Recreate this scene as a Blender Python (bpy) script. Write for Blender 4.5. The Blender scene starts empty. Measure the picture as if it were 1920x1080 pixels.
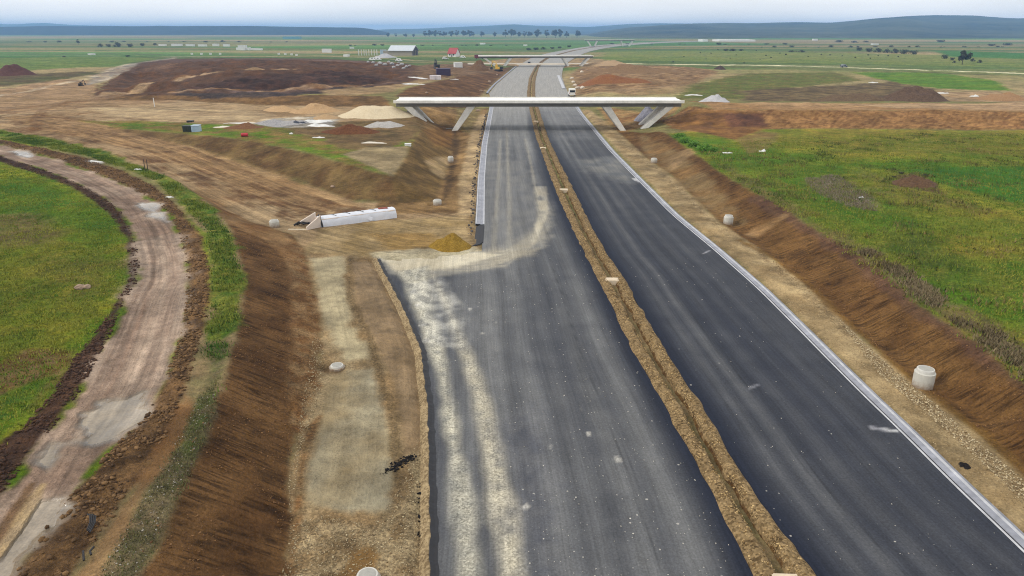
import bpy, bmesh, math, random
import numpy as np
from mathutils import Vector, Matrix
from mathutils.geometry import delaunay_2d_cdt

random.seed(7)
RNG = np.random.default_rng(11)
S = bpy.context.scene
COL = S.collection

# ------------------------------------------------------------------ camera
F_PX, CX, CY, CAM_H = 1333.0, 960.0, 540.0, 23.0
PITCH = math.atan(483.0 / F_PX)
cam_d = bpy.data.cameras.new('camera')
cam_d.sensor_width = 36.0
cam_d.lens = 36.0 * F_PX / 1920.0
cam_d.clip_start = 0.5
cam_d.clip_end = 60000
cam = bpy.data.objects.new('camera', cam_d)
COL.objects.link(cam)
cam.location = (0, 0, CAM_H)
cam.rotation_euler = (math.pi / 2 - PITCH, 0, 0)
S.camera = cam

# ------------------------------------------------------------------ sky + sun
SUN_EL, SUN_AZ = math.radians(40), math.radians(256)     # azimuth clockwise from +Y
world = bpy.data.worlds.new('World')
S.world = world
world.use_nodes = True
wn, wl = world.node_tree.nodes, world.node_tree.links
wn.clear()
w_out = wn.new('ShaderNodeOutputWorld')
w_bg = wn.new('ShaderNodeBackground')
w_sky = wn.new('ShaderNodeTexSky')
w_sky.sky_type = 'NISHITA'
w_sky.sun_disc = False
w_sky.sun_elevation = SUN_EL
w_sky.sun_rotation = SUN_AZ
w_sky.air_density = 1.0
w_sky.dust_density = 3.0
w_tc = wn.new('ShaderNodeTexCoord')
w_map = wn.new('ShaderNodeMapping')
w_map.inputs['Scale'].default_value = (1.2, 1.2, 7.0)
w_noise = wn.new('ShaderNodeTexNoise')
w_noise.inputs['Scale'].default_value = 2.2
w_noise.inputs['Detail'].default_value = 6
w_ramp = wn.new('ShaderNodeValToRGB')
w_ramp.color_ramp.elements[0].position = 0.30
w_ramp.color_ramp.elements[0].color = (0.74, 0.74, 0.74, 1)
w_ramp.color_ramp.elements[1].position = 0.70
w_ramp.color_ramp.elements[1].color = (0.97, 0.97, 0.97, 1)
w_mix = wn.new('ShaderNodeMixRGB')
w_mix.inputs[2].default_value = (11.2, 11.05, 10.85, 1)       # thin overcast layer in front of the blue
wl.new(w_tc.outputs['Generated'], w_map.inputs['Vector'])
wl.new(w_map.outputs[0], w_noise.inputs['Vector'])
wl.new(w_noise.outputs['Fac'], w_ramp.inputs[0])
wl.new(w_ramp.outputs[0], w_mix.inputs[0])
wl.new(w_sky.outputs[0], w_mix.inputs[1])
wl.new(w_mix.outputs[0], w_bg.inputs['Color'])
w_bg.inputs['Strength'].default_value = 0.1
wl.new(w_bg.outputs[0], w_out.inputs[0])

sun_d = bpy.data.lights.new('sun', 'SUN')
sun_d.energy = 1.5
sun_d.angle = math.radians(10)
sun_d.color = (1.0, 0.95, 0.88)
sun = bpy.data.objects.new('sun', sun_d)
COL.objects.link(sun)
_sd = Vector((math.sin(SUN_AZ) * math.cos(SUN_EL), math.cos(SUN_AZ) * math.cos(SUN_EL), math.sin(SUN_EL)))
sun.rotation_euler = (-_sd).to_track_quat('-Z', 'Y').to_euler()

S.view_settings.view_transform = 'Standard'
S.view_settings.look = 'None'
S.view_settings.exposure = 0.12
S.view_settings.gamma = 1.0
S.render.engine = 'CYCLES'
S.cycles.use_denoising = True
S.cycles.denoising_prefilter = 'NONE'
S.cycles.filter_width = 1.1
S.cycles.max_bounces = 5
S.cycles.diffuse_bounces = 3
S.cycles.glossy_bounces = 2
S.cycles.volume_bounces = 1
S.cycles.transparent_max_bounces = 6

# ------------------------------------------------------------------ small maths helpers
SP, CP = math.sin(PITCH), math.cos(PITCH)


def U(px, py, z=0.0):
    """point at height z, unprojected through the camera from image pixel coordinates (1920x1080)"""
    v = (py - CY) / F_PX
    zc = (CAM_H - z) / (SP + v * CP)
    return ((px - CX) / F_PX * zc, zc * (CP - v * SP))


def smooth(t):
    t = np.clip(t, 0, 1)
    return t * t * (3 - 2 * t)


def vnoise(x, y, seed=0):
    x = np.asarray(x, float); y = np.asarray(y, float)
    xi = np.floor(x).astype(np.int64); yi = np.floor(y).astype(np.int64)
    fx = smooth(x - xi); fy = smooth(y - yi)

    def hs(a, b):
        h = (a * 374761393 + b * 668265263 + seed * 982451653) & 0x7fffffff
        h = ((h ^ (h >> 13)) * 1274126177) & 0x7fffffff
        h = ((h ^ (h >> 15)) * 2246822519) & 0x7fffffff
        return ((h ^ (h >> 16)) & 0xffff) / 65535.0
    a, b, c, d = hs(xi, yi), hs(xi + 1, yi), hs(xi, yi + 1), hs(xi + 1, yi + 1)
    return (a * (1 - fx) + b * fx) * (1 - fy) + (c * (1 - fx) + d * fx) * fy


def fbm(x, y, scale, octs=3, seed=0):
    x = np.asarray(x, float); y = np.asarray(y, float)
    t = 0.0; a = 0.5; n = 0.0; f = 1.0 / scale
    for o in range(octs):
        t = t + a * vnoise(x * f + 17.3 * o, y * f - 9.1 * o, seed + o * 13)
        n += a; a *= 0.5; f *= 2.03
    return t / n


def srgb(r, g, b):
    def c(v):
        v = v / 255.0
        return v / 12.92 if v <= 0.04045 else ((v + 0.055) / 1.055) ** 2.4
    return np.array((c(r), c(g), c(b)))


def poly_sdf(X, Y, P):
    """signed distance to a polygon, positive inside"""
    P = np.asarray(P, float)
    d2 = np.full(X.shape, 1e18)
    ins = np.zeros(X.shape, bool)
    n = len(P)
    for i in range(n):
        x0, y0 = P[i]; x1, y1 = P[(i + 1) % n]
        ex, ey = x1 - x0, y1 - y0
        L = ex * ex + ey * ey + 1e-12
        t = np.clip(((X - x0) * ex + (Y - y0) * ey) / L, 0, 1)
        d2 = np.minimum(d2, (X - x0 - t * ex) ** 2 + (Y - y0 - t * ey) ** 2)
        if y0 != y1:
            c = ((Y >= y0) != (Y >= y1)) & (X < ex * (Y - y0) / ey + x0)
            ins ^= c
    d = np.sqrt(d2)
    return np.where(ins, d, -d)


def line_dist(X, Y, P):
    P = np.asarray(P, float)
    d2 = np.full(X.shape, 1e18)
    for i in range(len(P) - 1):
        x0, y0 = P[i]; x1, y1 = P[i + 1]
        ex, ey = x1 - x0, y1 - y0
        L = ex * ex + ey * ey + 1e-12
        t = np.clip(((X - x0) * ex + (Y - y0) * ey) / L, 0, 1)
        d2 = np.minimum(d2, (X - x0 - t * ex) ** 2 + (Y - y0 - t * ey) ** 2)
    return np.sqrt(d2)


# ------------------------------------------------------------------ motorway edges, x as a function of y
def edge(pts):
    w = sorted([U(a, b, 0.0)[::-1] for a, b in pts])
    ys = np.array([p[0] for p in w]); xs = np.array([p[1] for p in w])
    sl = (xs[4] - xs[0]) / (ys[4] - ys[0])
    ys = np.concatenate([[2.0], ys]); xs = np.concatenate([[xs[0] - sl * (ys[1] - 2.0)], xs])

    def f(y, k=0):
        y = np.asarray(y, float)
        if k == 0:
            return np.interp(y, ys, xs)
        w_ = 0.03 * y + 0.5
        return sum(np.interp(y + o * w_, ys, xs) for o in (-1, -.5, 0, .5, 1)) / 5.0
    return f


E_R = edge([(1918, 1031), (1793, 911), (1690, 808), (1612, 733), (1537, 657), (1490, 609), (1421, 540), (1343, 471), (1260, 402),
            (1190, 331), (1142, 281), (1101, 230), (1084, 208), (1068, 180), (1059, 160), (1053, 142), (1056, 127), (1066, 116),
            (1078, 108), (1095, 100), (1111, 95), (1136, 90), (1172, 85), (1240, 80.5), (1330, 77), (1450, 74)])
E_M2 = edge([(1508, 1051), (1450, 979), (1393, 897), (1330, 786), (1260, 678), (1187, 556), (1164, 511), (1142, 484), (1107, 422),
             (1077, 360), (1047, 300), (1027, 257), (1009, 200), (1003, 177), (1004, 150), (1010, 127), (1019, 116), (1031, 108), (1060, 99.5),
             (1079, 94.7), (1106, 89.8), (1143, 84.9), (1208, 80.4), (1300, 76.9), (1420, 73.9)])
E_M1 = edge([(1412, 1080), (1383, 1018), (1345, 940), (1296, 849), (1248, 762), (1200, 680), (1164, 609), (1133, 542), (1113, 507),
             (1073, 427), (1043, 360), (1020, 297), (1003, 250), (992, 200), (988, 177), (992, 146), (1002, 127), (1012, 116), (1024, 108), (1054, 99.5),
             (1073, 94.7), (1101, 89.8), (1138, 84.9), (1203, 80.4), (1295, 76.9), (1415, 73.9)])
E_L = edge([(819, 1080), (818, 993), (814, 849), (811, 767), (803, 710), (797, 661), (781, 622), (760, 575), (742, 542), (721, 505),
            (709, 482), (903, 471), (907, 417), (908, 333), (913, 267), (925, 200), (917, 175), (931, 158), (967, 127), (983, 116), (999, 107),
            (1030, 99), (1055, 94.4), (1084, 89.6), (1121, 84.7), (1186, 80.3), (1275, 76.8), (1395, 73.8)])
Y_GAP0, Y_GAP1 = U(709, 483)[1], U(903, 470)[1]

# ------------------------------------------------------------------ terrain heights: triangulation, mostly of image points with estimated heights
BL = []           # break lines from image pixels with estimated heights


def bl(*pts):
    BL.append([(*U(a, b, z), z) for a, b, z in pts])


def blw(*pts):
    BL.append([tuple(p) for p in pts])


left_foot = [(545, 1080, .12), (542, 960, .12), (545, 870, .12), (560, 800, .12), (585, 730, .12), (600, 660, .12), (598, 600, .12),
             (585, 530, .12), (570, 470, .12), (553, 442, .12)]
left_crest = [(262, 1080, 2.5), (290, 1022, 2.5), (337, 897, 2.5), (385, 791, 2.5), (424, 704, 2.5), (448, 618, 2.5), (457, 520, 2.5), (433, 433, 2.5),
              (400, 387, 2.5), (333, 337, 2.6), (260, 307, 2.7), (200, 281, 2.9), (133, 266, 3.0), (67, 250, 3.1), (0, 240, 3.2), (-150, 215, 3.3)]
bl(*left_foot); bl(*left_crest)
bl((640, 1080, .1), (650, 900, .1), (680, 750, .1), (680, 600, .1), (650, 480, .1))
bl((820, 1080, .05), (814, 849, .05), (797, 661, .05), (742, 542, .05), (709, 482, .0), (800, 477, 0), (880, 473, 0))
bl((600, 440, .1), (700, 425, .12), (800, 430, .1), (880, 420, .1))
bl((300, 1080, 2.5), (20, 1080, 2.4), (-200, 1080, 2.6)); bl((330, 600, 2.45), (240, 600, 2.45), (0, 600, 2.7), (-250, 600, 3.0))
bl((340, 450, 2.45), (255, 450, 2.45), (0, 450, 2.8), (-250, 450, 3.1)); bl((200, 350, 2.6), (100, 330, 2.7), (0, 330, 2.9), (-300, 330, 3.2))
bl((270, 760, 2.4), (120, 800, 2.4), (0, 800, 2.6), (-250, 800, 2.8))
# haul road ramp
bl((0, 247, 3.1), (70, 257, 3.0), (140, 275, 2.8), (210, 292, 2.5), (275, 318, 2.2), (345, 348, 1.6), (420, 393, .9), (480, 421, .4), (550, 440, .12))
bl((235, 247, 3.1), (330, 270, 2.3), (440, 303, 1.3), (540, 335, .7), (613, 360, .3), (667, 379, .12), (745, 381, .12), (815, 381, .1))
bl((233, 243, 3.3), (333, 250, 3.4), (450, 262, 3.5), (547, 280, 3.5), (640, 305, 3.2), (737, 333, 2.5))
bl((737, 333, 2.5), (757, 307, 2.8), (773, 270, 3.2), (790, 243, 3.4), (775, 225, 3.4), (785, 207, 3.5))
bl((818, 376, 0), (835, 330, -.3), (848, 290, -.3), (852, 262, -.3), (832, 246, -.2), (825, 236, 0))
bl((855, 378, .1), (868, 310, .1), (882, 250, .1), (892, 215, .1)); bl((893, 400, .1), (897, 300, .1), (908, 225, .1))
# left terrace and banks beyond
bl((-150, 212, 3.3), (100, 215, 3.3), (300, 220, 3.4), (500, 228, 3.4), (620, 235, 3.4), (730, 240, 3.4))
bl((-150, 195, 3.4), (100, 192, 3.4), (330, 188, 3.4), (500, 197, 3.4), (650, 201, 3.4), (735, 201, 3.4), (790, 208, 3.4))
bl((330, 180, 4.2), (500, 181, 4.9), (620, 180, 5.0), (715, 181, 4.7), (760, 180, 4.6))
bl((330, 173, 4.5), (450, 171, 4.8), (560, 167, 5), (700, 161, 5), (770, 156, 4.5))
bl((210, 165, 5.0), (300, 150, 6.5), (400, 137, 8.2), (500, 134, 8.6), (600, 133, 8.5), (680, 135, 7.6), (740, 144, 5.2))
bl((240, 130, 7.0), (320, 122, 8.4), (400, 120, 9), (500, 120, 9.1), (600, 120, 8.8), (690, 123, 7.4), (750, 130, 4.8))
bl((262, 120, 6.5), (350, 113, 8.2), (480, 112, 8.5), (600, 114, 8), (700, 118, 6.2), (760, 124, 3.5))
bl((160, 187, 3.6), (200, 155, 3.7), (250, 128, 3.4)); bl((-100, 170, 3.3), (100, 168, 3.4), (150, 152, 3.3), (200, 128, 2.8))
bl((-100, 140, 3), (60, 130, 2.6), (150, 118, 2)); bl((-100, 112, 1.2), (200, 106, 1.0))
blw((-420, 620, 1), (-250, 560, 1.2), (-120, 520, 1.2)); blw((-300, 640, .4), (-150, 600, .4), (-60, 560, .3))
# left cutting beyond the bridge
bl((895, 205, .05), (903, 178, .05), (925, 157, .05), (948, 139, .05), (965, 125, .05))
bl((800, 200, 3.5), (770, 178, 4.5), (835, 155, 3.8), (880, 140, 2.6), (925, 131, 1.2), (958, 124, .3))
# right side
bl((1150, 238, .0), (1169, 256, .0), (1213, 294, .0), (1258, 324, .0), (1302, 367, .0), (1347, 411, .0), (1391, 442, .0), (1436, 470, .0), (1502, 523, .0),
   (1563, 580, .0), (1655, 662, .0), (1712, 708, .0), (1768, 752, .0), (1830, 800, .0), (1935, 890, .0), (2080, 1030, .0))
bl((1160, 245, -.25), (1225, 297, -.25), (1312, 370, -.25), (1365, 418, -.25), (1445, 470, -.25), (1513, 523, -.25), (1582, 585, -.25), (1668, 656, -.25), (1735, 710, -.25),
   (1785, 748, -.25), (1850, 800, -.25), (1950, 888, -.25), (2100, 1030, -.25))
bl((1245, 252, 1.7), (1293, 284, 1.9), (1347, 324, 2), (1427, 370, 2), (1480, 398, 2), (1547, 442, 2), (1631, 493, 2), (1700, 560, 2), (1775, 612, 2), (1849, 666, 2),
   (1920, 722, 2), (2080, 850, 2), (2300, 1030, 2))
bl((1400, 300, 2.2), (1600, 300, 2.4), (1920, 310, 2.6), (2200, 310, 2.7)); bl((1600, 420, 2.2), (1920, 430, 2.5), (2300, 430, 2.7))
bl((1380, 239, 2.2), (1500, 241, 2.2), (1700, 242, 2.3), (1920, 244, 2.4), (2250, 247, 2.4))
bl((1315, 205, 4.2), (1370, 206, 4.5), (1462, 206, 4.7), (1642, 207, 4.8), (1920, 209, 4.8), (2250, 211, 4.8))
bl((1290, 192, 4.7), (1400, 194, 4.8), (1560, 194, 4.8), (1920, 194, 4.8), (2250, 195, 4.8))
bl((1300, 187, 3.2), (1400, 189, 2.6), (1560, 190, 2.4), (1920, 190, 2.4), (2250, 191, 2.4))
bl((1183, 246, .1), (1200, 240, .3), (1250, 232, 1.4), (1285, 215, 3.0)); bl((1140, 205, 1.0), (1200, 210, 1.2), (1240, 205, 2.5), (1270, 195, 4.2))
bl((1105, 205, .05), (1075, 165, .05), (1068, 140, .05), (1066, 127, .05)); bl((1120, 195, 1), (1125, 170, 2), (1115, 142, 2), (1092, 128, .8))
bl((1300, 170, 2.3), (1600, 165, 2.3), (1920, 168, 2.3), (2200, 168, 2.3)); bl((1200, 140, 1.8), (1500, 142, 1.5), (1920, 150, 1.5), (2200, 152, 1.5))
bl((1110, 121, .6), (1300, 122, .6), (1600, 127, .6), (1920, 137, .6), (2250, 146, .6))
for yy in (760, 1000, 1500, 2500, 4500, 9200):
    blw(*[(k * yy, yy, 0.0) for k in (-1.0, -.6, -.3, -.05, .12, .3, .6, 1.0)])
blw((-60, 3, 2.8), (-30, 3, 2.6), (-18, 3, 2.4), (-12.5, 3, .12), (-4.5, 3, 0)); blw((26, 3, 0), (28.5, 3, -.2), (33, 3, 2), (60, 3, 2.3))
blw((-70, 30, 2.9), (-110, 80, 3.1), (-220, 200, 3.3), (-400, 400, 3.0)); blw((70, 30, 2.4), (110, 80, 2.6), (260, 230, 2.4), (480, 440, 1.2))

tin_v, tin_z = [], []
for ln in BL:
    for i, p in enumerate(ln):
        tin_v.append(p[:2]); tin_z.append(p[2])
        if i + 1 < len(ln):
            q = ln[i + 1]
            d = math.hypot(q[0] - p[0], q[1] - p[1])
            n = int(min(12, d / max(3.0, 0.03 * p[1])))
            for k in range(1, n):
                t = k / n
                tin_v.append((p[0] + (q[0] - p[0]) * t, p[1] + (q[1] - p[1]) * t)); tin_z.append(p[2] + (q[2] - p[2]) * t)
cv, ce, cf, ov, oe, of = delaunay_2d_cdt([Vector(v) for v in tin_v], [], [], 0, 1e-3)
tv = np.array([(v[0], v[1]) for v in cv])
tz = np.array([tin_z[o[0]] for o in ov])

# grid whose cells grow with distance from the site
NR, NC = 1120, 780
Y0, Y1, YA = 6.0, 9000.0, 8.0
gw = np.linspace(0, 1, NR)
LNR = math.log((Y1 + YA) / (Y0 + YA))
gy = (Y0 + YA) * np.exp(gw * LNR) - YA
HW = lambda y: 0.85 * y + 22.0
gu = np.linspace(-1, 1, NC)
GX = gu[None, :] * HW(gy)[:, None]
GY = np.repeat(gy[:, None], NC, 1)
GZ = np.zeros_like(GX)
for f in cf:
    (xa, ya), (xb, yb), (xc, yc) = tv[f[0]], tv[f[1]], tv[f[2]]
    r0 = np.searchsorted(gy, min(ya, yb, yc)); r1 = np.searchsorted(gy, max(ya, yb, yc), 'right')
    r0 = max(r0, 0); r1 = min(r1, NR)
    if r1 <= r0:
        continue
    xs, Ys = GX[r0:r1], GY[r0:r1]
    den = (yb - yc) * (xa - xc) + (xc - xb) * (ya - yc)
    if abs(den) < 1e-9:
        continue
    l1 = ((yb - yc) * (xs - xc) + (xc - xb) * (Ys - yc)) / den
    l2 = ((yc - ya) * (xs - xc) + (xa - xc) * (Ys - yc)) / den
    l3 = 1 - l1 - l2
    m = (l1 > -1e-6) & (l2 > -1e-6) & (l3 > -1e-6)
    if m.any():
        GZ[r0:r1][m] = (l1 * tz[f[0]] + l2 * tz[f[1]] + l3 * tz[f[2]])[m]
for _ in range(3):                                   # round the creases
    for ax, n in ((0, 1), (1, 1)):
        GZ = (np.roll(GZ, 1, ax) + 2 * GZ + np.roll(GZ, -1, ax)) / 4 if ax == 1 else np.concatenate(
            [GZ[:1], (GZ[:-2] + 2 * GZ[1:-1] + GZ[2:]) / 4, GZ[-1:]])
    
D = np.sqrt(GX ** 2 + GY ** 2)
nA = fbm(GX, GY, 0.7, 2, 1); nB = fbm(GX, GY, 3.0, 3, 2); nC = fbm(GX, GY, 14.0, 3, 3); nD = fbm(GX, GY, 70.0, 3, 4)
NZ = {'a': nA, 'b': nB, 'c': nC, 'd': nD}
cl = E_L(GY) - 0.7; cr = E_R(GY) + 0.8
out = np.maximum(cl - GX, GX - cr)
kk = smooth(out / (0.6 + 0.004 * GY))
in_gap = smooth((GY - Y_GAP0 + 1.0) / 2.0) * smooth((Y_GAP1 + 6.0 - GY) / 3.0)
floor_ = np.where((GX < 0) & (in_gap > 0.3), -0.06, -0.22)
rough_amp = 0.10 * (nB - .5) + 0.05 * (nA - .5) + np.clip(D / 400, 0, 1) * 0.8 * (nC - .5) * np.clip(out / 10, 0, 1)
GZ = floor_ * (1 - kk) + (GZ + rough_amp) * kk
# loose soil dragged over the asphalt edge at the site entry
Y_EDGE = np.interp(GX, [U(709, 482)[0], U(903, 471)[0]], [Y_GAP0, Y_GAP1])
spill = smooth((GX - U(709, 482)[0] + .5) / 1.0) * smooth((U(900, 471)[0] - GX) / 1.5) * smooth((GY - Y_EDGE + 2.6) / .6) * smooth((Y_EDGE + 4 - GY) / 3)
GZ = GZ * (1 - spill) + spill * (.045 + .05 * (GY - Y_EDGE) + .16 * (nB - .5) + .06 * (nA - .5))


def ghk(x, y):
    w = np.log((np.maximum(y, Y0) + YA) / (Y0 + YA)) / LNR * (NR - 1)
    u = (x / HW(np.maximum(y, Y0)) + 1) / 2 * (NC - 1)
    w = np.clip(w, 0, NR - 1.001); u = np.clip(u, 0, NC - 1.001)
    i = w.astype(int); j = u.astype(int); a = w - i; b = u - j
    return (GZ[i, j] * (1 - b) + GZ[i, j + 1] * b) * (1 - a) + (GZ[i + 1, j] * (1 - b) + GZ[i + 1, j + 1] * b) * a


def hz(x, y):
    return float(ghk(np.array([float(x)]), np.array([float(y)]))[0])


_T = np.exp(np.linspace(math.log(20), math.log(20000), 1500))


def G(px, py):
    """where the camera ray through an image pixel meets the ground"""
    v = (py - CY) / F_PX; h = (px - CX) / F_PX
    dx, dy, dz = h, CP - v * SP, -SP - v * CP
    X, Y, Z = dx * _T, dy * _T, CAM_H + dz * _T
    below = Z < ghk(X, Y)
    k = int(np.argmax(below)) if below.any() else len(_T) - 1
    lo, hi = _T[max(k - 1, 0)], _T[k]
    for _ in range(14):
        m = (lo + hi) / 2
        if CAM_H + dz * m < hz(dx * m, dy * m): hi = m
        else: lo = m
    return (dx * hi, dy * hi)


def GP(pts):        # outlines that reach the lower limit of the image run on along the motorway
    return [G(a, b) if b != 1079 else G(a + (a - 900) * .12, 1202) for a, b in pts]


# ------------------------------------------------------------------ painting of soils and dust (albedo only)
class Surf:
    def __init__(s, X, Y, nz):
        s.X, s.Y, s.nz = X, Y, nz
        s.col = np.zeros(X.shape + (3,)); s.det = np.zeros(X.shape + (4,))
        s.rill = np.zeros(X.shape); s.lat = np.zeros(X.shape)
        s.det[..., 3] = 0.0

    def blend(s, m, ca, cb, key, det, rill, con):
        t = np.clip((s.nz[key] - .5) * con + .5, 0, 1)[..., None]
        c = np.asarray(ca) * (1 - t) + np.asarray(cb) * t
        m3 = m[..., None]
        s.col[:] = s.col * (1 - m3) + c * m3
        if det is not None:
            s.det[..., :3] = s.det[..., :3] * (1 - m3) + np.asarray(det) * m3
        if rill is not None: s.rill[:] = s.rill * (1 - m) + rill * m

    def warp(s, w):
        return (s.nz['b'] - .5) * 2 * w + (s.nz['a'] - .5) * w * .8

    def poly(s, P, ca, cb=None, feather=.5, warp=.6, key='b', det=None, rill=0.0, op=1.0, con=2.2, ff=0.004):
        P = np.asarray(P)
        pad = 3 + warp * 2 + feather
        rows = (s.Y[:, 0] > P[:, 1].min() - pad) & (s.Y[:, 0] < P[:, 1].max() + pad)
        if not rows.any():
            return
        i0, i1 = np.argmax(rows), len(rows) - np.argmax(rows[::-1])
        sub = s.sub(i0, i1)
        d = poly_sdf(sub.X, sub.Y, P) + sub.warp(warp)
        m = smooth(d / (feather + ff * sub.Y) + .5) * op
        sub.blend(m, ca, ca if cb is None else cb, key, det, rill, con)

    def line(s, P, width, ca, cb=None, feather=.3, warp=.2, key='b', det=None, op=1.0, con=2.2, mod=None, ff=0.002):
        P = np.asarray(P)
        pad = width + 4
        rows = (s.Y[:, 0] > P[:, 1].min() - pad) & (s.Y[:, 0] < P[:, 1].max() + pad)
        if not rows.any():
            return
        i0, i1 = np.argmax(rows), len(rows) - np.argmax(rows[::-1])
        sub = s.sub(i0, i1)
        d = width / 2 - line_dist(sub.X, sub.Y, P) + sub.warp(warp)
        m = smooth(d / (feather + ff * sub.Y) + .5) * op
        if mod:
            m = m * smooth((sub.nz[mod] - .35) * 4)
        sub.blend(m, ca, ca if cb is None else cb, key, det, 0.0, con)

    def tracks(s, P, ln, op=1.0, feather=1.5):
        m = smooth(poly_sdf(s.X, s.Y, np.asarray(P)) / feather + .5) * op
        d = line_dist(s.X, s.Y, np.asarray(ln))
        s.lat[:] = np.where(m > .02, d, s.lat)
        s.det[..., 3] = s.det[..., 3] * (1 - m) + m

    def sub(s, i0, i1):
        o = object.__new__(Surf)
        o.X, o.Y = s.X[i0:i1], s.Y[i0:i1]
        o.nz = {k: v[i0:i1] for k, v in s.nz.items()}
        o.col, o.det, o.rill, o.lat = s.col[i0:i1], s.det[i0:i1], s.rill[i0:i1], s.lat[i0:i1]
        return o


C_GRASS = srgb(88, 110, 28); C_GRASS2 = srgb(128, 128, 40); C_LUSH = srgb(62, 100, 28); C_DRY = srgb(112, 100, 64)
C_TAN = srgb(172, 148, 116); C_TAN2 = srgb(148, 122, 90); C_SAND = srgb(186, 164, 130)
C_BROWN = srgb(122, 88, 54); C_BROWN2 = srgb(96, 66, 42); C_RED = srgb(110, 72, 48)
C_DARK = srgb(56, 42, 36); C_DARK2 = srgb(86, 66, 54); C_MUD = srgb(178, 156, 140); C_MUD2 = srgb(138, 116, 102)
C_SILT = srgb(166, 154, 126); C_SILT2 = srgb(146, 130, 100); C_GRAVEL = srgb(160, 142, 112); C_GRAVEL2 = srgb(124, 104, 76)
C_OCH = srgb(128, 96, 48); C_GREY = srgb(150, 146, 140); C_WHITE = srgb(228, 224, 216); C_WEED = srgb(92, 86, 66)
CREAM = srgb(204, 196, 174); CREAM2 = srgb(176, 166, 142)
# det = (grain, grass, wet)
g = Surf(GX, GY, NZ)
# open fields: long strips with their own crop colours
strip = fbm(GX * .12 + nD * 20, GY, 60.0, 3, 21)
t = smooth((strip - .40) * 6)[..., None]
g.col[:] = srgb(86, 104, 56) * t + srgb(130, 122, 84) * (1 - t)
t2 = smooth((fbm(GX * .22, GY * .8, 130.0, 3, 31) - .47) * 9)[..., None] * .8
g.col[:] = g.col * (1 - t2) + srgb(146, 126, 100) * t2
t3 = smooth((fbm(GX * .3, GY * .6, 220.0, 2, 41) - .55) * 12)[..., None] * .8
g.col[:] = g.col * (1 - t3) + srgb(70, 116, 52) * t3
cell = np.floor(GY / 140 + nD * .6) * 7 + np.floor(GX / 420 + nD * .5)
t4 = ((np.sin(cell * 12.9898) * 43758.5453) % 1.0)[..., None]
g.col[:] = g.col * (.80 + .42 * t4)
g.det[..., 1] = .5
bot = [(-300, 1080), (-300, 700)]
for yy_, x0_, x1_, w_ in ((76, 600, 1000, 30), (82, 300, 640, 16), (86, 640, 960, 14), (92, 860, 1010, 10), (96, 0, 330, 8), (99, 420, 700, 6), (84, 1200, 1560, 18), (90, 1400, 1920, 14), (97, 1300, 1620, 8), (104, 1180, 1500, 5), (107, 1650, 1920, 5), (112, 1500, 1800, 4), (80, 1500, 1920, 24)):
    g.line([U(x0_, yy_), U((x0_ + x1_) / 2, yy_ + random.uniform(-.5, .5)), U(x1_, yy_)], w_, srgb(62, 66, 42), srgb(84, 80, 58), w_ * .3, 2, 'c', op=.75, mod='c')
# ---- left
g.poly(GP([(-350, 1079), (-350, 262), (0, 258), (100, 282), (240, 325), (330, 390), (395, 440), (400, 560), (300, 780), (0, 1079)]),
       C_GRASS, C_GRASS2, .6, .5, 'b', (0, 1, 0))
g.poly(GP([(-200, 340), (60, 335), (150, 370), (215, 410), (225, 440), (120, 425), (0, 405), (-200, 400)]), C_LUSH, C_GRASS, 2.5, 1.5, 'b', (0, 1, 0), op=.9)
g.poly(GP([(-200, 395), (60, 400), (130, 430), (80, 465), (-200, 475)]), srgb(92, 76, 56), C_DRY, 2.5, 1.5, 'a', (.2, .6, 0), op=.9)
g.poly(GP([(-150, 470), (120, 455), (225, 460), (225, 520), (150, 620), (40, 690), (-150, 760)]), srgb(110, 108, 36), srgb(92, 96, 34), 3, 2, 'b', (.05, 1, 0), op=.75)
g.poly(GP([(60, 480), (210, 465), (225, 520), (160, 560), (90, 520)]), srgb(92, 84, 46), srgb(104, 100, 44), 2.5, 2, 'a', (.1, .9, 0), op=.7)
g.poly(GP([(-20, 690), (50, 655), (140, 655), (120, 700), (70, 760), (-20, 800)]), srgb(120, 92, 72), C_BROWN2, .8, .5, 'a', (.3, .15, 0), op=.85)
g.poly(GP([(-20, 745), (60, 715), (100, 705), (60, 770), (-20, 830)]), C_LUSH, C_GRASS, .8, .7, 'a', (0, 1, 0), op=.9)
# haul road and the tan terrace
HAUL = [(-150, 205), (0, 205), (90, 195), (170, 187), (330, 187), (500, 197), (735, 201), (760, 222), (700, 232), (560, 236), (420, 232), (250, 226), (200, 226),
        (235, 245), (340, 270), (440, 303), (540, 335), (613, 360), (667, 379), (745, 381), (815, 381), (890, 384), (890, 470), (709, 480), (560, 470), (550, 440),
        (480, 421), (420, 393), (345, 347), (275, 317), (210, 291), (140, 274), (70, 257), (0, 247), (-150, 222)]
g.poly(GP(HAUL), C_TAN2, C_TAN, .5, .4, 'c', (.25, 0, 0), con=2.5)
g.poly(GP([(0, 220), (110, 215), (250, 240), (350, 265), (440, 290), (560, 335), (680, 385), (560, 400), (440, 350), (330, 305), (200, 270), (60, 240)]),
       srgb(142, 110, 74), srgb(168, 138, 100), 2, 1.0, 'b', (.25, 0, 0), op=.75)
g.poly(GP([(-200, 215), (-200, 188), (0, 186), (150, 176), (210, 180), (330, 182), (330, 192), (160, 200), (60, 212)]), C_TAN2, srgb(158, 130, 100), 1.5, 1, 'c', (.2, 0, 0))
for k in range(15):                                                   # wheel ruts down the ramp
    o = -12 + k * 3.6 + random.uniform(-1, 1)
    g.line(GP([(-40, 214 + o * .5), (60, 222 + o * .7), (170, 238 + o), (300, 272 + o * 1.2), (420, 318 + o * 1.3), (540, 365 + o * 1.2), (640, 393 + o * .7), (720, 398 + o * .4)]),
           .55, srgb(112, 82, 52), C_BROWN2, .25, .35, 'b', (.3, 0, 0), op=.75, mod='b')
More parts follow.
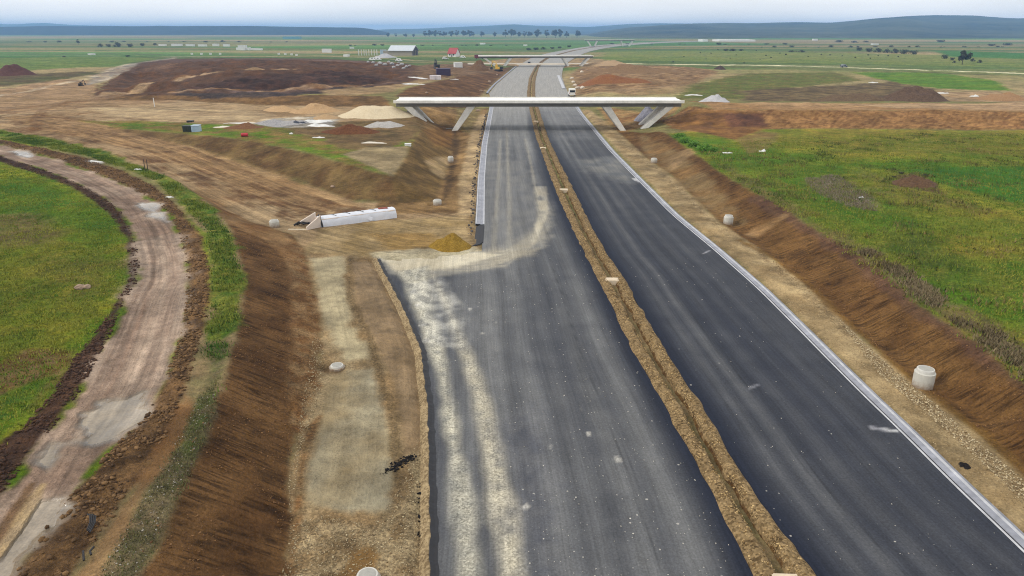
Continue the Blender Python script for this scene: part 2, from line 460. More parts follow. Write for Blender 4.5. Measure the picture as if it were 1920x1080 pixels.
for k in range(4):
    o = k * 5
    g.line(GP([(60 + o, 260 - o), (58 + o * 1.2, 225), (75 + o, 205), (130, 190 + o * .4), (200, 185)]), .7, C_BROWN2, C_BROWN, .4, .6, 'b', op=.6)
for ln in ([(0, 198), (60, 196), (130, 200), (200, 196), (300, 194)], [(70, 208), (120, 212), (190, 209), (235, 204), (190, 199), (110, 198)], [(90, 217), (135, 222), (190, 212), (240, 206)], [(-20, 226), (60, 232), (140, 250), (230, 280), (320, 315)],
           [(100, 215), (160, 219), (240, 222), (330, 226)], [(20, 180), (80, 176), (150, 178), (190, 184)], [(110, 165), (125, 172), (118, 180), (130, 186)], [(560, 420), (640, 405), (720, 402), (800, 395), (860, 380)], [(600, 445), (700, 428), (800, 420), (885, 410)],
           [(620, 470), (680, 450), (760, 440), (860, 425)], [(570, 455), (640, 438), (720, 425), (800, 410), (870, 395)], [(640, 480), (700, 462), (780, 452), (850, 440)]):
    for dq in (0, 5):
        g.line(GP([(a, b + dq * (b / 300)) for a, b in ln]), .5, srgb(116, 86, 56), C_BROWN2, .3, .3, 'b', (.3, 0, 0), op=.6, mod='b')
g.line(GP([(70, 215), (110, 222), (150, 214), (200, 206), (170, 200), (90, 196)]), .9, C_BROWN, C_BROWN2, .4, .4, 'b', op=.6)
g.line(GP([(-20, 212), (60, 200), (150, 190), (300, 187)]), 2.2, srgb(120, 88, 60), C_BROWN, 1, .8, 'b', op=.55)
g.poly(GP([(170, 202), (330, 203), (480, 209), (520, 216), (460, 226), (350, 224), (210, 218)]), C_TAN, C_SAND, 2, 1, 'c', (.15, 0, 0))
g.poly(GP([(0, 168), (120, 148), (170, 150), (190, 170), (160, 186), (60, 194), (-60, 200), (-60, 176)]), C_TAN2, srgb(158, 130, 100), 2, 1.5, 'c', (.2, 0, 0))
g.poly(GP([(170, 140), (240, 120), (330, 107), (330, 113), (250, 128), (200, 152), (165, 160)]), srgb(140, 124, 108), C_GREY, 2, 2, 'c', (.2, 0, 0))
g.line(GP([(-20, 184), (60, 170), (110, 158), (170, 146), (200, 133), (240, 120)]), 3.2, C_WHITE, C_SAND, .8, 1.2, 'b', op=.7, mod='b')
g.line(GP([(160, 142), (235, 139)]), 4, srgb(200, 188, 172), C_SAND, 1, 1, 'b', op=.7)
g.line(GP([(190, 152), (225, 140)]), 3, srgb(210, 200, 188), C_SAND, 1, 1, 'b', op=.7)
# bank and stockpile mound
g.poly(GP([(165, 187), (330, 188), (500, 197), (650, 201), (738, 201), (715, 180), (560, 178), (330, 176), (230, 180)]), srgb(132, 100, 66), srgb(104, 80, 50), .8, .6, 'b', (.3, .1, 0), rill=.4)
g.poly(GP([(168, 184), (190, 160), (225, 140), (262, 118), (330, 110), (480, 109), (600, 110), (700, 115), (770, 120), (800, 132), (790, 150), (760, 160), (700, 168), (560, 175), (330, 180), (240, 181)]),
       C_DARK2, C_BROWN2, 2, 3, 'b', (.5, 0, 0))
g.poly(GP([(330, 160), (420, 142), (560, 132), (690, 132), (740, 146), (680, 152), (520, 162), (400, 170)]), C_DARK, srgb(84, 58, 46), 3, 3, 'b', (.6, 0, 0))
g.poly(GP([(330, 172), (450, 171), (560, 166), (700, 160), (730, 164), (640, 174), (500, 182), (400, 184), (330, 180)]), srgb(58, 48, 48), srgb(84, 70, 62), 1.2, 1.5, 'a', (.9, 0, 0))
g.poly(GP([(380, 166), (560, 160), (720, 152), (760, 154), (700, 159), (560, 165), (400, 171)]), srgb(118, 98, 94), C_DARK2, 2, 2, 'b', (.3, 0, 0), op=.8)
g.line(GP([(175, 184), (230, 165), (310, 147), (400, 132), (480, 126), (560, 127)]), 5.0, srgb(168, 142, 116), C_TAN2, 1.2, 1.0, 'b', op=1)
g.line(GP([(185, 185), (260, 173), (330, 170), (400, 163), (560, 158), (720, 151)]), 5.0, srgb(156, 130, 106), C_BROWN, 1.2, 1.0, 'b', op=.9)
g.line(GP([(300, 121), (430, 112), (600, 113), (720, 118)]), 16, srgb(128, 100, 78), srgb(104, 78, 64), 8, 3, 'b', op=.7)
g.poly(GP([(600, 170), (700, 162), (760, 155), (800, 147), (870, 134), (905, 128), (900, 134), (840, 146), (760, 162), (740, 172), (680, 178), (620, 180)]), srgb(150, 128, 98), C_TAN2, 2, 1, 'b', (.2, .1, 0))
g.poly(GP([(740, 180), (770, 163), (830, 150), (880, 138), (930, 130), (965, 124), (945, 140), (925, 156), (903, 177), (896, 200), (800, 203)]), srgb(118, 86, 56), srgb(92, 66, 42), 1, .6, 'b', (.25, 0, 0), rill=.3)
g.poly(GP([(-100, 166), (0, 163), (90, 152), (190, 138), (180, 134), (60, 138), (-100, 146)]), srgb(84, 84, 50), srgb(96, 78, 58), 4, 3, 'c', (.2, .4, 0))
g.poly(GP([(-100, 138), (60, 132), (200, 122), (300, 110), (220, 106), (-100, 110)]), srgb(84, 104, 48), srgb(104, 116, 64), 5, 3, 'c', (0, .8, 0))
g.line(GP([(-100, 104), (200, 104.5), (420, 105.5), (560, 105)]), 7, srgb(150, 144, 138), srgb(128, 118, 104), 2, 1, 'c', op=.9)
g.line(GP([(-100, 101), (120, 101), (300, 102)]), 8, srgb(88, 84, 72), srgb(70, 70, 60), 3, 2, 'c', op=.8)
g.line(GP([(300, 107), (600, 104.5), (700, 109), (800, 114), (930, 117)]), 8, srgb(160, 146, 124), srgb(150, 134, 110), 3, 2, 'c', op=.9)
# plateau corner and its two slopes
g.poly(GP([(700, 402), (905, 402), (915, 203), (780, 203), (720, 330)]), srgb(146, 118, 80), srgb(116, 90, 58), .5, .5, 'b', (.4, 0, 0))
g.poly(GP([(150, 226), (250, 227), (420, 233), (560, 237), (700, 232), (770, 222), (795, 240), (775, 275), (737, 333), (640, 305), (547, 280), (450, 262), (333, 250), (233, 243)]),
       C_GRASS, srgb(122, 100, 62), 1.6, 1.6, 'b', (.25, .75, 0), con=3.2)
g.poly(GP([(560, 232), (700, 228), (780, 222), (800, 240), (780, 262), (700, 285), (640, 278), (600, 260), (540, 248)]), srgb(124, 100, 70), srgb(100, 84, 54), 1.5, 1.5, 'b', (.4, .1, 0))
g.poly(GP([(640, 290), (680, 278), (765, 274), (765, 290), (737, 332)]), srgb(146, 130, 102), C_SILT2, .6, .4, 'c', (.1, .05, 0))
g.poly(GP([(640, 305), (737, 333), (760, 345), (740, 378), (660, 376), (600, 352), (530, 328), (440, 299), (330, 266), (235, 247), (233, 243), (333, 250), (450, 262), (547, 280)]),
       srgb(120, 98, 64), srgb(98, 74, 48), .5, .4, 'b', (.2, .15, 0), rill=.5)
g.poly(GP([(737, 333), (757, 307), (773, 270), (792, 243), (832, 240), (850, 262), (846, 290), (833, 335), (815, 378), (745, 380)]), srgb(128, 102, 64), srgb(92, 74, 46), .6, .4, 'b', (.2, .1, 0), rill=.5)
g.poly(GP([(800, 300), (838, 293), (843, 305), (830, 335), (812, 325)]), srgb(170, 146, 108), C_TAN, 1, .6, 'b', op=.8)
g.poly(GP([(790, 242), (830, 236), (858, 245), (850, 275), (815, 275)]), srgb(140, 104, 60), C_BROWN, .8, .6, 'b', op=.8)
g.poly(GP([(851, 240), (862, 262), (858, 300), (843, 370), (826, 378), (838, 330), (846, 290)]), srgb(100, 78, 50), srgb(78, 60, 40), .5, .4, 'a', (.5, 0, 0))
g.poly(GP([(893, 215), (912, 215), (900, 290), (893, 400), (862, 400), (858, 372), (868, 310), (882, 250)]), C_TAN, srgb(184, 160, 122), .5, .5, 'b', (.3, 0, 0))
g.poly(GP([(855, 205), (905, 203), (895, 225), (880, 250), (858, 240)]), srgb(150, 134, 92), srgb(120, 100, 66), .8, .8, 'a', (.4, .1, 0))
# terrace litter around the left abutment
g.poly(GP([(470, 232), (520, 222), (600, 218), (640, 224), (620, 236), (540, 240)]), srgb(152, 146, 140), C_GREY, 1, 1, 'a', (.6, 0, 0))
g.poly(GP([(450, 228), (560, 219), (630, 222), (628, 228), (560, 226), (470, 233)]), C_WHITE, C_SAND, .6, 1, 'b', op=.6)
# verge + platform left of the motorway
PLAT = [(545, 1079), (542, 960), (545, 870), (560, 800), (585, 730), (600, 660), (598, 600), (585, 530), (570, 470), (600, 430), (890, 400), (903, 472), (709, 481), (742, 542), (800, 700), (820, 1079)]
g.poly(GP(PLAT), srgb(140, 116, 84), C_GRAVEL, .5, .4, 'b', (.6, 0, 0), con=3)
g.poly(GP([(560, 470), (600, 430), (720, 412), (880, 405), (890, 470), (800, 478), (709, 482), (640, 480)]), srgb(168, 146, 110), srgb(146, 124, 86), .8, .8, 'b', (.2, 0, 0))
g.poly(GP([(700, 440), (810, 436), (850, 470), (740, 476)]), srgb(150, 122, 70), srgb(138, 110, 66), 1, .8, 'b', (.3, 0, 0), op=.8)
g.poly([U(*c) for c in ((700, 489), (700, 474), (890, 464), (905, 470), (900, 484), (800, 490))], CREAM, CREAM2, .8, .8, 'b', (.4, 0, 0), op=.9)
g.poly(GP([(583, 485), (645, 480), (652, 560), (660, 610), (692, 645), (690, 672), (650, 675), (618, 630), (604, 580), (592, 530)]), C_SILT, srgb(172, 160, 132), .6, .6, 'b', (.05, 0, .15))
g.poly(GP([(655, 490), (703, 490), (735, 560), (772, 640), (790, 720), (797, 840), (760, 850), (748, 780), (728, 700), (700, 640), (668, 590)]), srgb(146, 124, 96), srgb(134, 112, 84), .6, .5, 'b', (.08, 0, .2))
g.poly(GP([(640, 695), (702, 690), (718, 760), (738, 830), (745, 900), (735, 960), (650, 965), (572, 935), (572, 880), (600, 800), (622, 735)]), srgb(164, 156, 134), C_SILT2, .6, .6, 'b', (.05, 0, .25))
g.line(GP([(655, 480), (655, 560), (690, 625), (712, 700), (735, 770), (742, 850), (752, 980), (745, 1079)]), .55, C_GRAVEL2, srgb(110, 92, 66), .3, .25, 'a', (.9, 0, 0), op=.85)
g.poly(GP([(545, 1079), (545, 985), (600, 965), (700, 985), (760, 930), (805, 900), (815, 1079)]), C_GRAVEL, C_GRAVEL2, .6, .6, 'a', (1, 0, 0))
g.poly(GP([(610, 1079), (660, 1035), (705, 1020), (715, 1045), (660, 1079)]), srgb(126, 96, 52), srgb(112, 84, 46), .3, .25, 'b', (.1, 0, .3))
g.poly(GP([(545, 1000), (560, 860), (575, 800), (600, 780), (570, 890), (568, 960), (575, 1079), (545, 1079)]), C_BROWN, C_GRAVEL2, .4, .4, 'a', (.9, 0, 0))
g.poly(GP([(770, 860), (806, 840), (815, 1000), (770, 960)]), srgb(176, 160, 128), C_GRAVEL, .3, .4, 'a', (1, 0, 0))
# slope of the cutting, its weedy crest and the muddy track on top
g.poly(GP([(a, b) for a, b, z in left_foot] + [(552, 440), (500, 425), (440, 400), (400, 385), (433, 433), (457, 520), (448, 618), (424, 704), (385, 791), (337, 897), (290, 1022), (262, 1079)]),
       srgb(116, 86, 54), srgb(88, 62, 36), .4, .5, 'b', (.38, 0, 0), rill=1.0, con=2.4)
g.poly(GP([(600, 660), (598, 600), (585, 530), (570, 470), (545, 440), (520, 440), (535, 500), (550, 570), (548, 640), (540, 720), (545, 800), (560, 810), (590, 730)]), srgb(150, 122, 88), C_BROWN, .6, .6, 'a', (.8, 0, 0), rill=.35, op=.9)
g.poly(GP([(545, 440), (500, 425), (430, 395), (380, 360), (345, 348), (370, 385), (430, 420), (500, 455), (540, 490)]), srgb(150, 120, 84), C_BROWN, .8, .6, 'b', (.3, 0, 0), rill=.3, op=.7)
g.poly(GP([(180, 1079), (258, 950), (330, 830), (372, 745), (405, 735), (396, 790), (350, 900), (300, 1022), (275, 1079)]), C_WEED, srgb(120, 106, 84), .5, .4, 'a', (.8, .35, 0))
g.poly(GP([(-150, 240), (0, 243), (67, 253), (133, 268), (200, 284), (260, 310), (333, 340), (400, 390), (433, 436), (457, 520), (448, 600), (425, 640), (385, 640), (400, 560), (396, 480), (385, 430), (345, 385), (290, 337), (233, 313), (167, 291), (100, 278), (0, 258), (-150, 250)]),
       srgb(78, 102, 38), srgb(116, 116, 54), .5, 1.0, 'a', (.1, 1, 0))
g.poly(GP([(395, 640), (428, 640), (418, 700), (385, 780), (350, 860), (345, 830), (385, 740)]), srgb(86, 100, 50), C_WEED, .6, .6, 'a', (.3, .7, 0), op=.8)
MUD_R = [(-150, 252), (0, 271), (100, 297), (167, 320), (233, 347), (283, 373), (320, 403), (340, 453), (350, 503), (349, 570), (337, 632), (308, 714), (270, 786), (202, 849), (120, 945), (38, 1079)]
MUD_L = [(-150, 275), (0, 292), (67, 313), (133, 337), (187, 363), (227, 397), (250, 437), (262, 487), (257, 530), (231, 570), (193, 656), (159, 719), (111, 786), (58, 849), (0, 935), (-120, 1079)]
CLOD_R = [(-150, 246), (0, 262), (100, 283), (167, 298), (233, 322), (290, 350), (340, 395), (378, 440), (392, 500), (392, 570), (372, 650), (345, 740), (318, 800), (262, 900), (190, 1000), (150, 1079)]
CLOD_L = [(-150, 285), (0, 304), (67, 325), (133, 350), (180, 378), (212, 410), (235, 445), (243, 490), (236, 540), (196, 600), (140, 670), (98, 740), (40, 805), (-60, 880), (-250, 1079)]
g.poly(GP(MUD_R + CLOD_R[::-1]), srgb(120, 92, 62), srgb(78, 58, 38), .4, .4, 'a', (.7, .05, 0))
g.poly(GP([(150, 1079), (190, 1000), (262, 900), (318, 800), (345, 740), (362, 745), (335, 830), (275, 920), (215, 1079)]), srgb(152, 122, 88), C_BROWN, .4, .4, 'b', (.3, 0, 0), op=.85)
g.poly(GP(MUD_L + CLOD_L[::-1]), srgb(78, 56, 42), srgb(58, 42, 34), .4, .4, 'a', (.7, .05, 0))
g.poly(GP(MUD_R + MUD_L[::-1]), C_MUD2, C_MUD, .35, .7, 'b', (.25, 0, .12), con=3.4)
g.poly(GP([(255, 440), (345, 440), (350, 520), (340, 640), (300, 720), (240, 760), (170, 720), (235, 580)]), srgb(150, 132, 118), srgb(172, 154, 140), 2, 1.2, 'a', (.2, 0, .2), op=.6)
for k in range(10):
    f0 = random.uniform(.08, .92); i0 = random.randint(0, 11); sg = [(a[0] * f0 + b[0] * (1 - f0), a[1] * f0 + b[1] * (1 - f0)) for a, b in list(zip(MUD_R, MUD_L))[i0:i0 + 4]]
    g.line(GP(sg), random.uniform(.15, .4), srgb(112, 88, 72), C_MUD2, .25, .25, 'a', (.3, 0, .15), op=.6)
for off, w in ((.30, .5), (.42, .4), (.68, .5), (.80, .4)):
    ln = [(a[0] * off + b[0] * (1 - off), a[1] * off + b[1] * (1 - off)) for a, b in zip(MUD_R, MUD_L)]
    g.line(GP(ln), w, srgb(128, 102, 86), C_MUD2, .3, .3, 'b', (.2, 0, .2), op=.6, mod='b')
for off, w in ((.52, .9),):
    ln = [(a[0] * off + b[0] * (1 - off), a[1] * off + b[1] * (1 - off)) for a, b in zip(MUD_R, MUD_L)]
    g.line(GP(ln), w, srgb(190, 170, 152), C_MUD, .6, .4, 'b', (.1, 0, .1), op=.55, mod='b')
PUDDLES = [[(252, 378), (272, 376), (300, 392), (318, 405), (314, 418), (296, 408), (270, 392)],
           [(22, 283), (48, 284), (70, 292), (52, 294), (28, 289)],
           [(150, 790), (190, 745), (250, 735), (280, 730), (262, 780), (220, 822), (170, 842), (140, 835)],
           [(60, 870), (95, 835), (112, 850), (88, 890)],
           [(-30, 1079), (20, 1000), (70, 945), (118, 935), (95, 985), (35, 1079)],
           [(160, 300), (182, 300), (190, 306), (172, 306)]]
for p in PUDDLES:
    g.poly(GP(p), srgb(112, 92, 76), srgb(128, 106, 90), 2.2, 1.2, 'b', (.1, 0, .3), op=.75)
    g.poly(GP(p), srgb(128, 118, 104), srgb(150, 138, 122), .9, 1.1, 'b', (0, 0, 1.0), op=.95)
g.line(GP([(60, 905), (20, 970), (-30, 1040)]), .5, srgb(112, 86, 58), C_BROWN, .2, .2, 'a', (.4, 0, .1), op=.8)
g.line(GP([(80, 905), (40, 970), (-5, 1040)]), .5, srgb(170, 146, 108), C_TAN, .2, .2, 'a', (.3, 0, .1), op=.8)
# ---- right of the motorway
RFOOT = [(1147, 238), (1169, 257), (1213, 297), (1258, 328), (1302, 371), (1347, 415), (1391, 446), (1436, 474), (1502, 528), (1569, 587), (1655, 668), (1712, 715), (1768, 760), (1830, 810), (1935, 905), (2080, 1050)]
RCREST = [(1250, 250), (1293, 282), (1347, 322), (1427, 370), (1480, 398), (1547, 445), (1631, 491), (1704, 562), (1782, 614), (1849, 668), (1925, 724), (2080, 850), (2300, 1030)]
g.poly(GP([(1250, 250), (1420, 242), (1920, 245), (2250, 248), (2300, 500), (2300, 1030)] + RCREST[::-1]), srgb(78, 108, 26), srgb(134, 124, 50), .6, .6, 'c', (.0, 1, 0), con=3.6)
g.poly(GP([(1430, 244), (1920, 247), (1920, 290), (1640, 285), (1420, 262)]), srgb(106, 108, 44), srgb(122, 108, 52), 3, 2, 'c', (0, 1, 0), op=.8)
g.poly(GP([(1690, 320), (1780, 312), (2000, 312), (2000, 385), (1890, 378), (1780, 350)]), srgb(50, 98, 26), srgb(66, 108, 34), 1, .8, 'b', (0, .8, 0))
g.poly(GP([(1600, 310), (1690, 322), (1770, 355), (1890, 380), (1920, 400), (1700, 390), (1560, 350)]), srgb(100, 92, 60), C_GRASS2, 3, 2, 'b', (.2, .8, 0), op=.7)
g.poly(GP([(1510, 335), (1570, 330), (1630, 370), (1640, 395), (1590, 385), (1530, 360)]), srgb(118, 106, 92), C_DRY, 2, 2, 'a', (.2, .6, 0), op=.9)
g.poly(GP([(1670, 330), (1720, 322), (1760, 350), (1770, 365), (1700, 352)]), srgb(80, 58, 44), srgb(96, 74, 54), .8, .8, 'a', (.5, .2, 0), op=.9)
g.poly(GP([(1380, 290), (1560, 400), (1700, 470), (1920, 520), (1920, 600), (1700, 500), (1500, 400)]), srgb(116, 112, 48), srgb(80, 94, 34), 3, 3, 'b', (0, 1, 0), op=.7, con=3)
g.poly(GP([(1340, 300), (1430, 345), (1540, 420), (1660, 480), (1760, 560), (1700, 555), (1600, 480), (1500, 410), (1400, 355)]), srgb(96, 82, 58), C_DRY, 1.2, 1.2, 'a', (.3, .6, 0), op=.8)
g.poly(GP([(1640, 440), (1720, 430), (1800, 480), (1760, 530), (1680, 490)]), srgb(64, 84, 32), srgb(90, 98, 40), 2, 2, 'a', (0, 1, 0), op=.8)
g.poly(GP([(1600, 490), (1700, 555), (1790, 610), (1860, 660), (1960, 735), (1990, 700), (1880, 615), (1780, 560), (1690, 500)]), srgb(112, 98, 72), C_DRY, 1, 1, 'a', (.5, .5, 0), op=.9)
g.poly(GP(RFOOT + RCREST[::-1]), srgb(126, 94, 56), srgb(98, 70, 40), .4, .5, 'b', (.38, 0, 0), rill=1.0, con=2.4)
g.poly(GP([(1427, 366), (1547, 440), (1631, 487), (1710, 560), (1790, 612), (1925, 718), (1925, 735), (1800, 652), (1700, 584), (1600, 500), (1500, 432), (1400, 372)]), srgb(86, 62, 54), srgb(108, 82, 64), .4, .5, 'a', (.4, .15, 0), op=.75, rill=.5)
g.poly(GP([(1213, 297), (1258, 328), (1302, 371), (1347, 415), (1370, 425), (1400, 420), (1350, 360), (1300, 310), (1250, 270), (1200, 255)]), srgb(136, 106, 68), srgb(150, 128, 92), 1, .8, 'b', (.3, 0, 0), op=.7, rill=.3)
g.poly(GP([(1395, 440), (1410, 430), (1470, 402), (1482, 404), (1420, 446)]), srgb(158, 124, 84), C_TAN2, .4, .3, 'b', op=.8, rill=.2)
g.poly(GP([(1248, 300), (1295, 278), (1308, 286), (1262, 318)]), srgb(160, 134, 98), C_TAN2, .6, .4, 'b', op=.8, rill=.2)
g.poly(GP([(1086, 206), (1105, 206)] + RFOOT + [(1975, 1079), (1930, 1010), (1793, 880), (1690, 785), (1537, 630), (1421, 515), (1343, 455), (1260, 386), (1190, 315), (1142, 265), (1101, 220)]),
       srgb(166, 146, 112), srgb(150, 128, 94), .3, .25, 'b', (.35, 0, 0))
g.line(GP([(1160, 262), (1258, 340), (1347, 425), (1436, 487), (1502, 543), (1569, 605), (1655, 690), (1712, 742), (1768, 790), (1830, 845), (1935, 942)]), .9, srgb(172, 152, 118), C_GRAVEL2, .4, .3, 'a', (1, 0, 0), op=.8)
g.line(GP([(1385, 450), (1445, 480), (1513, 530), (1575, 590), (1660, 668), (1720, 718), (1780, 765), (1845, 815), (1945, 905)]), .7, C_OCH, srgb(112, 84, 46), .4, .3, 'b', (.3, .15, .1), op=.85)
# approach bank
g.poly(GP([(1240, 228), (1290, 200), (1370, 205), (1462, 205), (1642, 206), (1920, 208), (2250, 210), (2250, 248), (1920, 244), (1700, 242), (1500, 241), (1420, 242), (1380, 262), (1330, 250), (1280, 245)]),
       srgb(168, 128, 82), srgb(124, 88, 54), .6, .6, 'a', (.4, 0, 0), rill=.6)
g.poly(GP([(1290, 205), (1340, 205), (1430, 210), (1440, 240), (1380, 262), (1300, 245), (1250, 240)]), srgb(136, 98, 54), srgb(108, 76, 48), 1, 1, 'b', (.3, .05, 0))
g.poly(GP([(1355, 214), (1430, 210), (1440, 235), (1370, 238)]), srgb(92, 62, 48), srgb(108, 74, 54), 1, .8, 'a', (.4, 0, 0))
g.poly(GP([(1285, 192), (1400, 193), (1560, 193), (1920, 193), (2250, 194), (2250, 210), (1920, 208), (1642, 206), (1462, 205), (1340, 206)]), srgb(150, 116, 78), srgb(172, 140, 104), .8, .6, 'c', (.3, 0, 0))
g.poly(GP([(1560, 194), (1920, 193), (2250, 194), (2250, 209), (1920, 206), (1700, 203)]), srgb(178, 150, 118), srgb(168, 138, 106), 1.5, 1, 'c', (.2, 0, 0))
g.poly(GP([(1120, 203), (1250, 205), (1280, 195), (1240, 228), (1200, 240), (1160, 248), (1140, 230)]), srgb(136, 98, 62), srgb(160, 132, 90), 1, 1, 'b', (.4, .05, 0))
g.poly(GP([(1380, 262), (1420, 245), (1460, 250), (1440, 280), (1400, 290)]), srgb(120, 92, 64), C_DRY, 1, 1, 'b', (.3, .3, 0), op=.8)
# right far side
g.poly(GP([(1090, 125), (1200, 122), (1300, 126), (1350, 134), (1300, 160), (1180, 176), (1080, 178), (1070, 140)]), srgb(116, 88, 60), srgb(150, 122, 90), 3, 3, 'b', (.4, .1, 0), con=3)
g.poly(GP([(1120, 168), (1250, 160), (1320, 158), (1290, 172), (1180, 180)]), srgb(146, 122, 96), C_TAN2, 2, 2, 'b', op=.8)
g.poly(GP([(1260, 186), (1290, 160), (1400, 138), (1560, 134), (1620, 150), (1480, 166), (1400, 186)]), srgb(90, 100, 48), srgb(102, 92, 58), 4, 4, 'b', (.1, .8, 0))
g.poly(GP([(1380, 170), (1560, 160), (1680, 152), (1760, 170), (1760, 190), (1400, 190)]), srgb(116, 98, 72), srgb(88, 74, 56), 4, 4, 'b', (.3, .3, 0))
g.poly(GP([(1600, 136), (1750, 136), (1860, 150), (1900, 170), (1760, 166), (1660, 150)]), srgb(98, 118, 40), srgb(78, 112, 36), 2, 2, 'c', (0, .8, 0))
g.poly(GP([(1755, 172), (1850, 172), (1930, 180), (1930, 192), (1740, 190)]), srgb(160, 138, 110), C_TAN2, 2, 2, 'b', (.2, 0, 0))
g.line(GP([(1060, 117.5), (1150, 119), (1300, 121), (1500, 124), (1700, 130), (1920, 138), (2200, 148)]), 9, srgb(226, 216, 196), srgb(206, 196, 176), .8, .3, 'c', op=1)
g.line(GP([(1090, 121), (1300, 124), (1500, 127.5), (1700, 134), (1920, 143)]), 7, srgb(84, 80, 58), srgb(98, 92, 62), 2, 1, 'c', op=.8)
g.poly(GP([(1120, 113), (1140, 96), (1400, 96), (1800, 104), (2100, 112), (2100, 130), (1700, 122), (1400, 117)]), srgb(92, 110, 54), srgb(116, 120, 66), 8, 6, 'c', (0, .7, 0), op=.85)
g.poly(GP([(1750, 95), (1960, 100), (1960, 112), (1780, 106)]), srgb(56, 100, 46), srgb(70, 108, 50), 8, 4, 'c', (0, .7, 0))
g.poly(GP([(900, 119), (930, 112), (1000, 108), (1120, 110), (1180, 122), (1080, 126), (960, 124)]), srgb(164, 138, 104), srgb(140, 116, 86), 3, 3, 'b', (.3, 0, 0), op=.9)
g.poly(GP([(790, 122), (870, 118), (920, 124), (930, 134), (880, 142), (800, 150), (770, 140)]), srgb(126, 100, 74), srgb(104, 80, 60), 3, 3, 'b', (.4, .1, 0))
# where machines drive again and again
g.tracks(GP(HAUL), GP([(-150, 222), (0, 247), (70, 257), (140, 275), (210, 292), (275, 318), (345, 348), (420, 393), (480, 421), (560, 452), (700, 492), (900, 500)]), .9)
g.tracks(GP([(-150, 205), (-60, 178), (90, 160), (170, 160), (330, 187), (500, 197), (735, 201), (740, 225), (560, 236), (250, 226), (150, 220), (0, 218)]), GP([(-150, 180), (0, 186), (170, 184), (330, 184), (500, 190), (735, 194)]), .8)
g.tracks(GP(MUD_R + MUD_L[::-1]), GP(MUD_L), .9)
g.tracks(GP([(1290, 193), (1920, 193), (2250, 194), (2250, 210), (1920, 208), (1462, 205), (1340, 206)]), GP([(1280, 189), (1920, 189), (2250, 190)]), .8)
g.tracks(GP([(168, 184), (262, 118), (480, 109), (700, 115), (800, 132), (760, 160), (560, 175), (330, 180)]), GP([(150, 190), (330, 184), (560, 181), (800, 165)]), .45, 6)
g.tracks(GP([(586, 482), (700, 486), (742, 542), (790, 680), (800, 850), (800, 1079), (560, 1079), (570, 900), (640, 690), (600, 560)]), GP([(709, 484), (742, 542), (797, 661), (814, 849), (819, 1079)]), .45)
# rougher clods where soil was dumped
clod = poly_sdf(GX, GY, np.array(GP(MUD_R + CLOD_R[::-1]))); clod2 = poly_sdf(GX, GY, np.array(GP(MUD_L + CLOD_L[::-1])))
lump = (fbm(GX, GY, .55, 2, 51) - .4)
GZ += np.clip(clod / 1.2, 0, 1) * (0.34 * lump + .08) + np.clip(clod2 / 1.0, 0, 1) * (0.34 * lump + .08)
mud_in = poly_sdf(GX, GY, np.array(GP(MUD_R + MUD_L[::-1])))
GZ -= np.clip(mud_in / 1.5, 0, 1) * .12
mnd = smooth(poly_sdf(GX, GY, np.array(GP([(185, 178), (262, 122), (480, 113), (700, 119), (770, 140), (740, 155), (560, 175), (330, 178)]))) / 8)
GZ += mnd * (-1.0 + 3.8 * (fbm(GX * .6, GY * 1.6, 16, 4, 61) - .62) + 1.2 * (fbm(GX, GY, 4, 2, 62) - .5))
for px_, py_, rp, dp in ((1752, 708, .85, .45), (1384, 418, .7, .35), (1236, 302, .7, .3), (612, 686, .8, .4), (806, 383, .7, .35), (632, 694, .75, .12)):
    hx, hy = G(px_, py_)
    dd = np.sqrt((GX - hx) ** 2 + (GY - hy) ** 2) + (nA - .5) * .4
    mm = smooth(1.25 - dd / rp)
    GZ -= dp * mm
    m3_ = (mm * .7)[..., None]
    g.col[:] = g.col * (1 - m3_) + srgb(84, 62, 40) * m3_
g.col *= np.array((.865, .85, .785)) * (1 - g.det[..., 1:2]) + np.array((1.08, 1.10, .98)) * g.det[..., 1:2]   # damp soil, fresh grass
gr = g.det[..., 1]
rough_soil = np.clip((D - 120) / 60, 0, 1) * (1 - gr) * np.clip((out - 4) / 6, 0, 1) * np.clip(g.det[..., 0] * 2.2, .15, 1) * np.clip((700 - D) / 200, 0, 1)
GZ += rough_soil * (1.1 * (fbm(GX * .7, GY * 1.3, 6, 3, 63) - .5) + .5 * (fbm(GX, GY, 2.2, 2, 64) - .5))
far_ = np.clip((D - 30) / 60, 0, 1)
GZ += gr * kk * (.12 + .10 * far_) * (fbm(GX, GY, 1.3, 2, 71) - .5)


# ------------------------------------------------------------------ materials
MATS = {}


def nodes(m):
    m.use_nodes = True
    n, l = m.node_tree.nodes, m.node_tree.links
    n.clear()
    o = n.new('ShaderNodeOutputMaterial'); b = n.new('ShaderNodeBsdfPrincipled')
    l.new(b.outputs[0], o.inputs[0])
    return n, l, b


def math_n(n, l, op, a, b=None, clamp=False):
    x = n.new('ShaderNodeMath'); x.operation = op; x.use_clamp = clamp
    for i, v in enumerate((a, b)):
        if v is None: continue
        if isinstance(v, (int, float)): x.inputs[i].default_value = v
        else: l.new(v, x.inputs[i])
    return x.outputs[0]


def noise_n(n, l, scale, detail=3, vec=None, rough=.55, dist=0.0):
    x = n.new('ShaderNodeTexNoise')
    x.inputs['Scale'].default_value = scale; x.inputs['Detail'].default_value = detail
    x.inputs['Roughness'].default_value = rough; x.inputs['Distortion'].default_value = dist
    if vec is not None: l.new(vec, x.inputs['Vector'])
    return x.outputs['Fac']


def mapr(n, l, v, a, b, c, d):
    x = n.new('ShaderNodeMapRange'); x.clamp = True
    l.new(v, x.inputs[0])
    for i, q in enumerate((a, b, c, d)): x.inputs[i + 1].default_value = q
    return x.outputs[0]


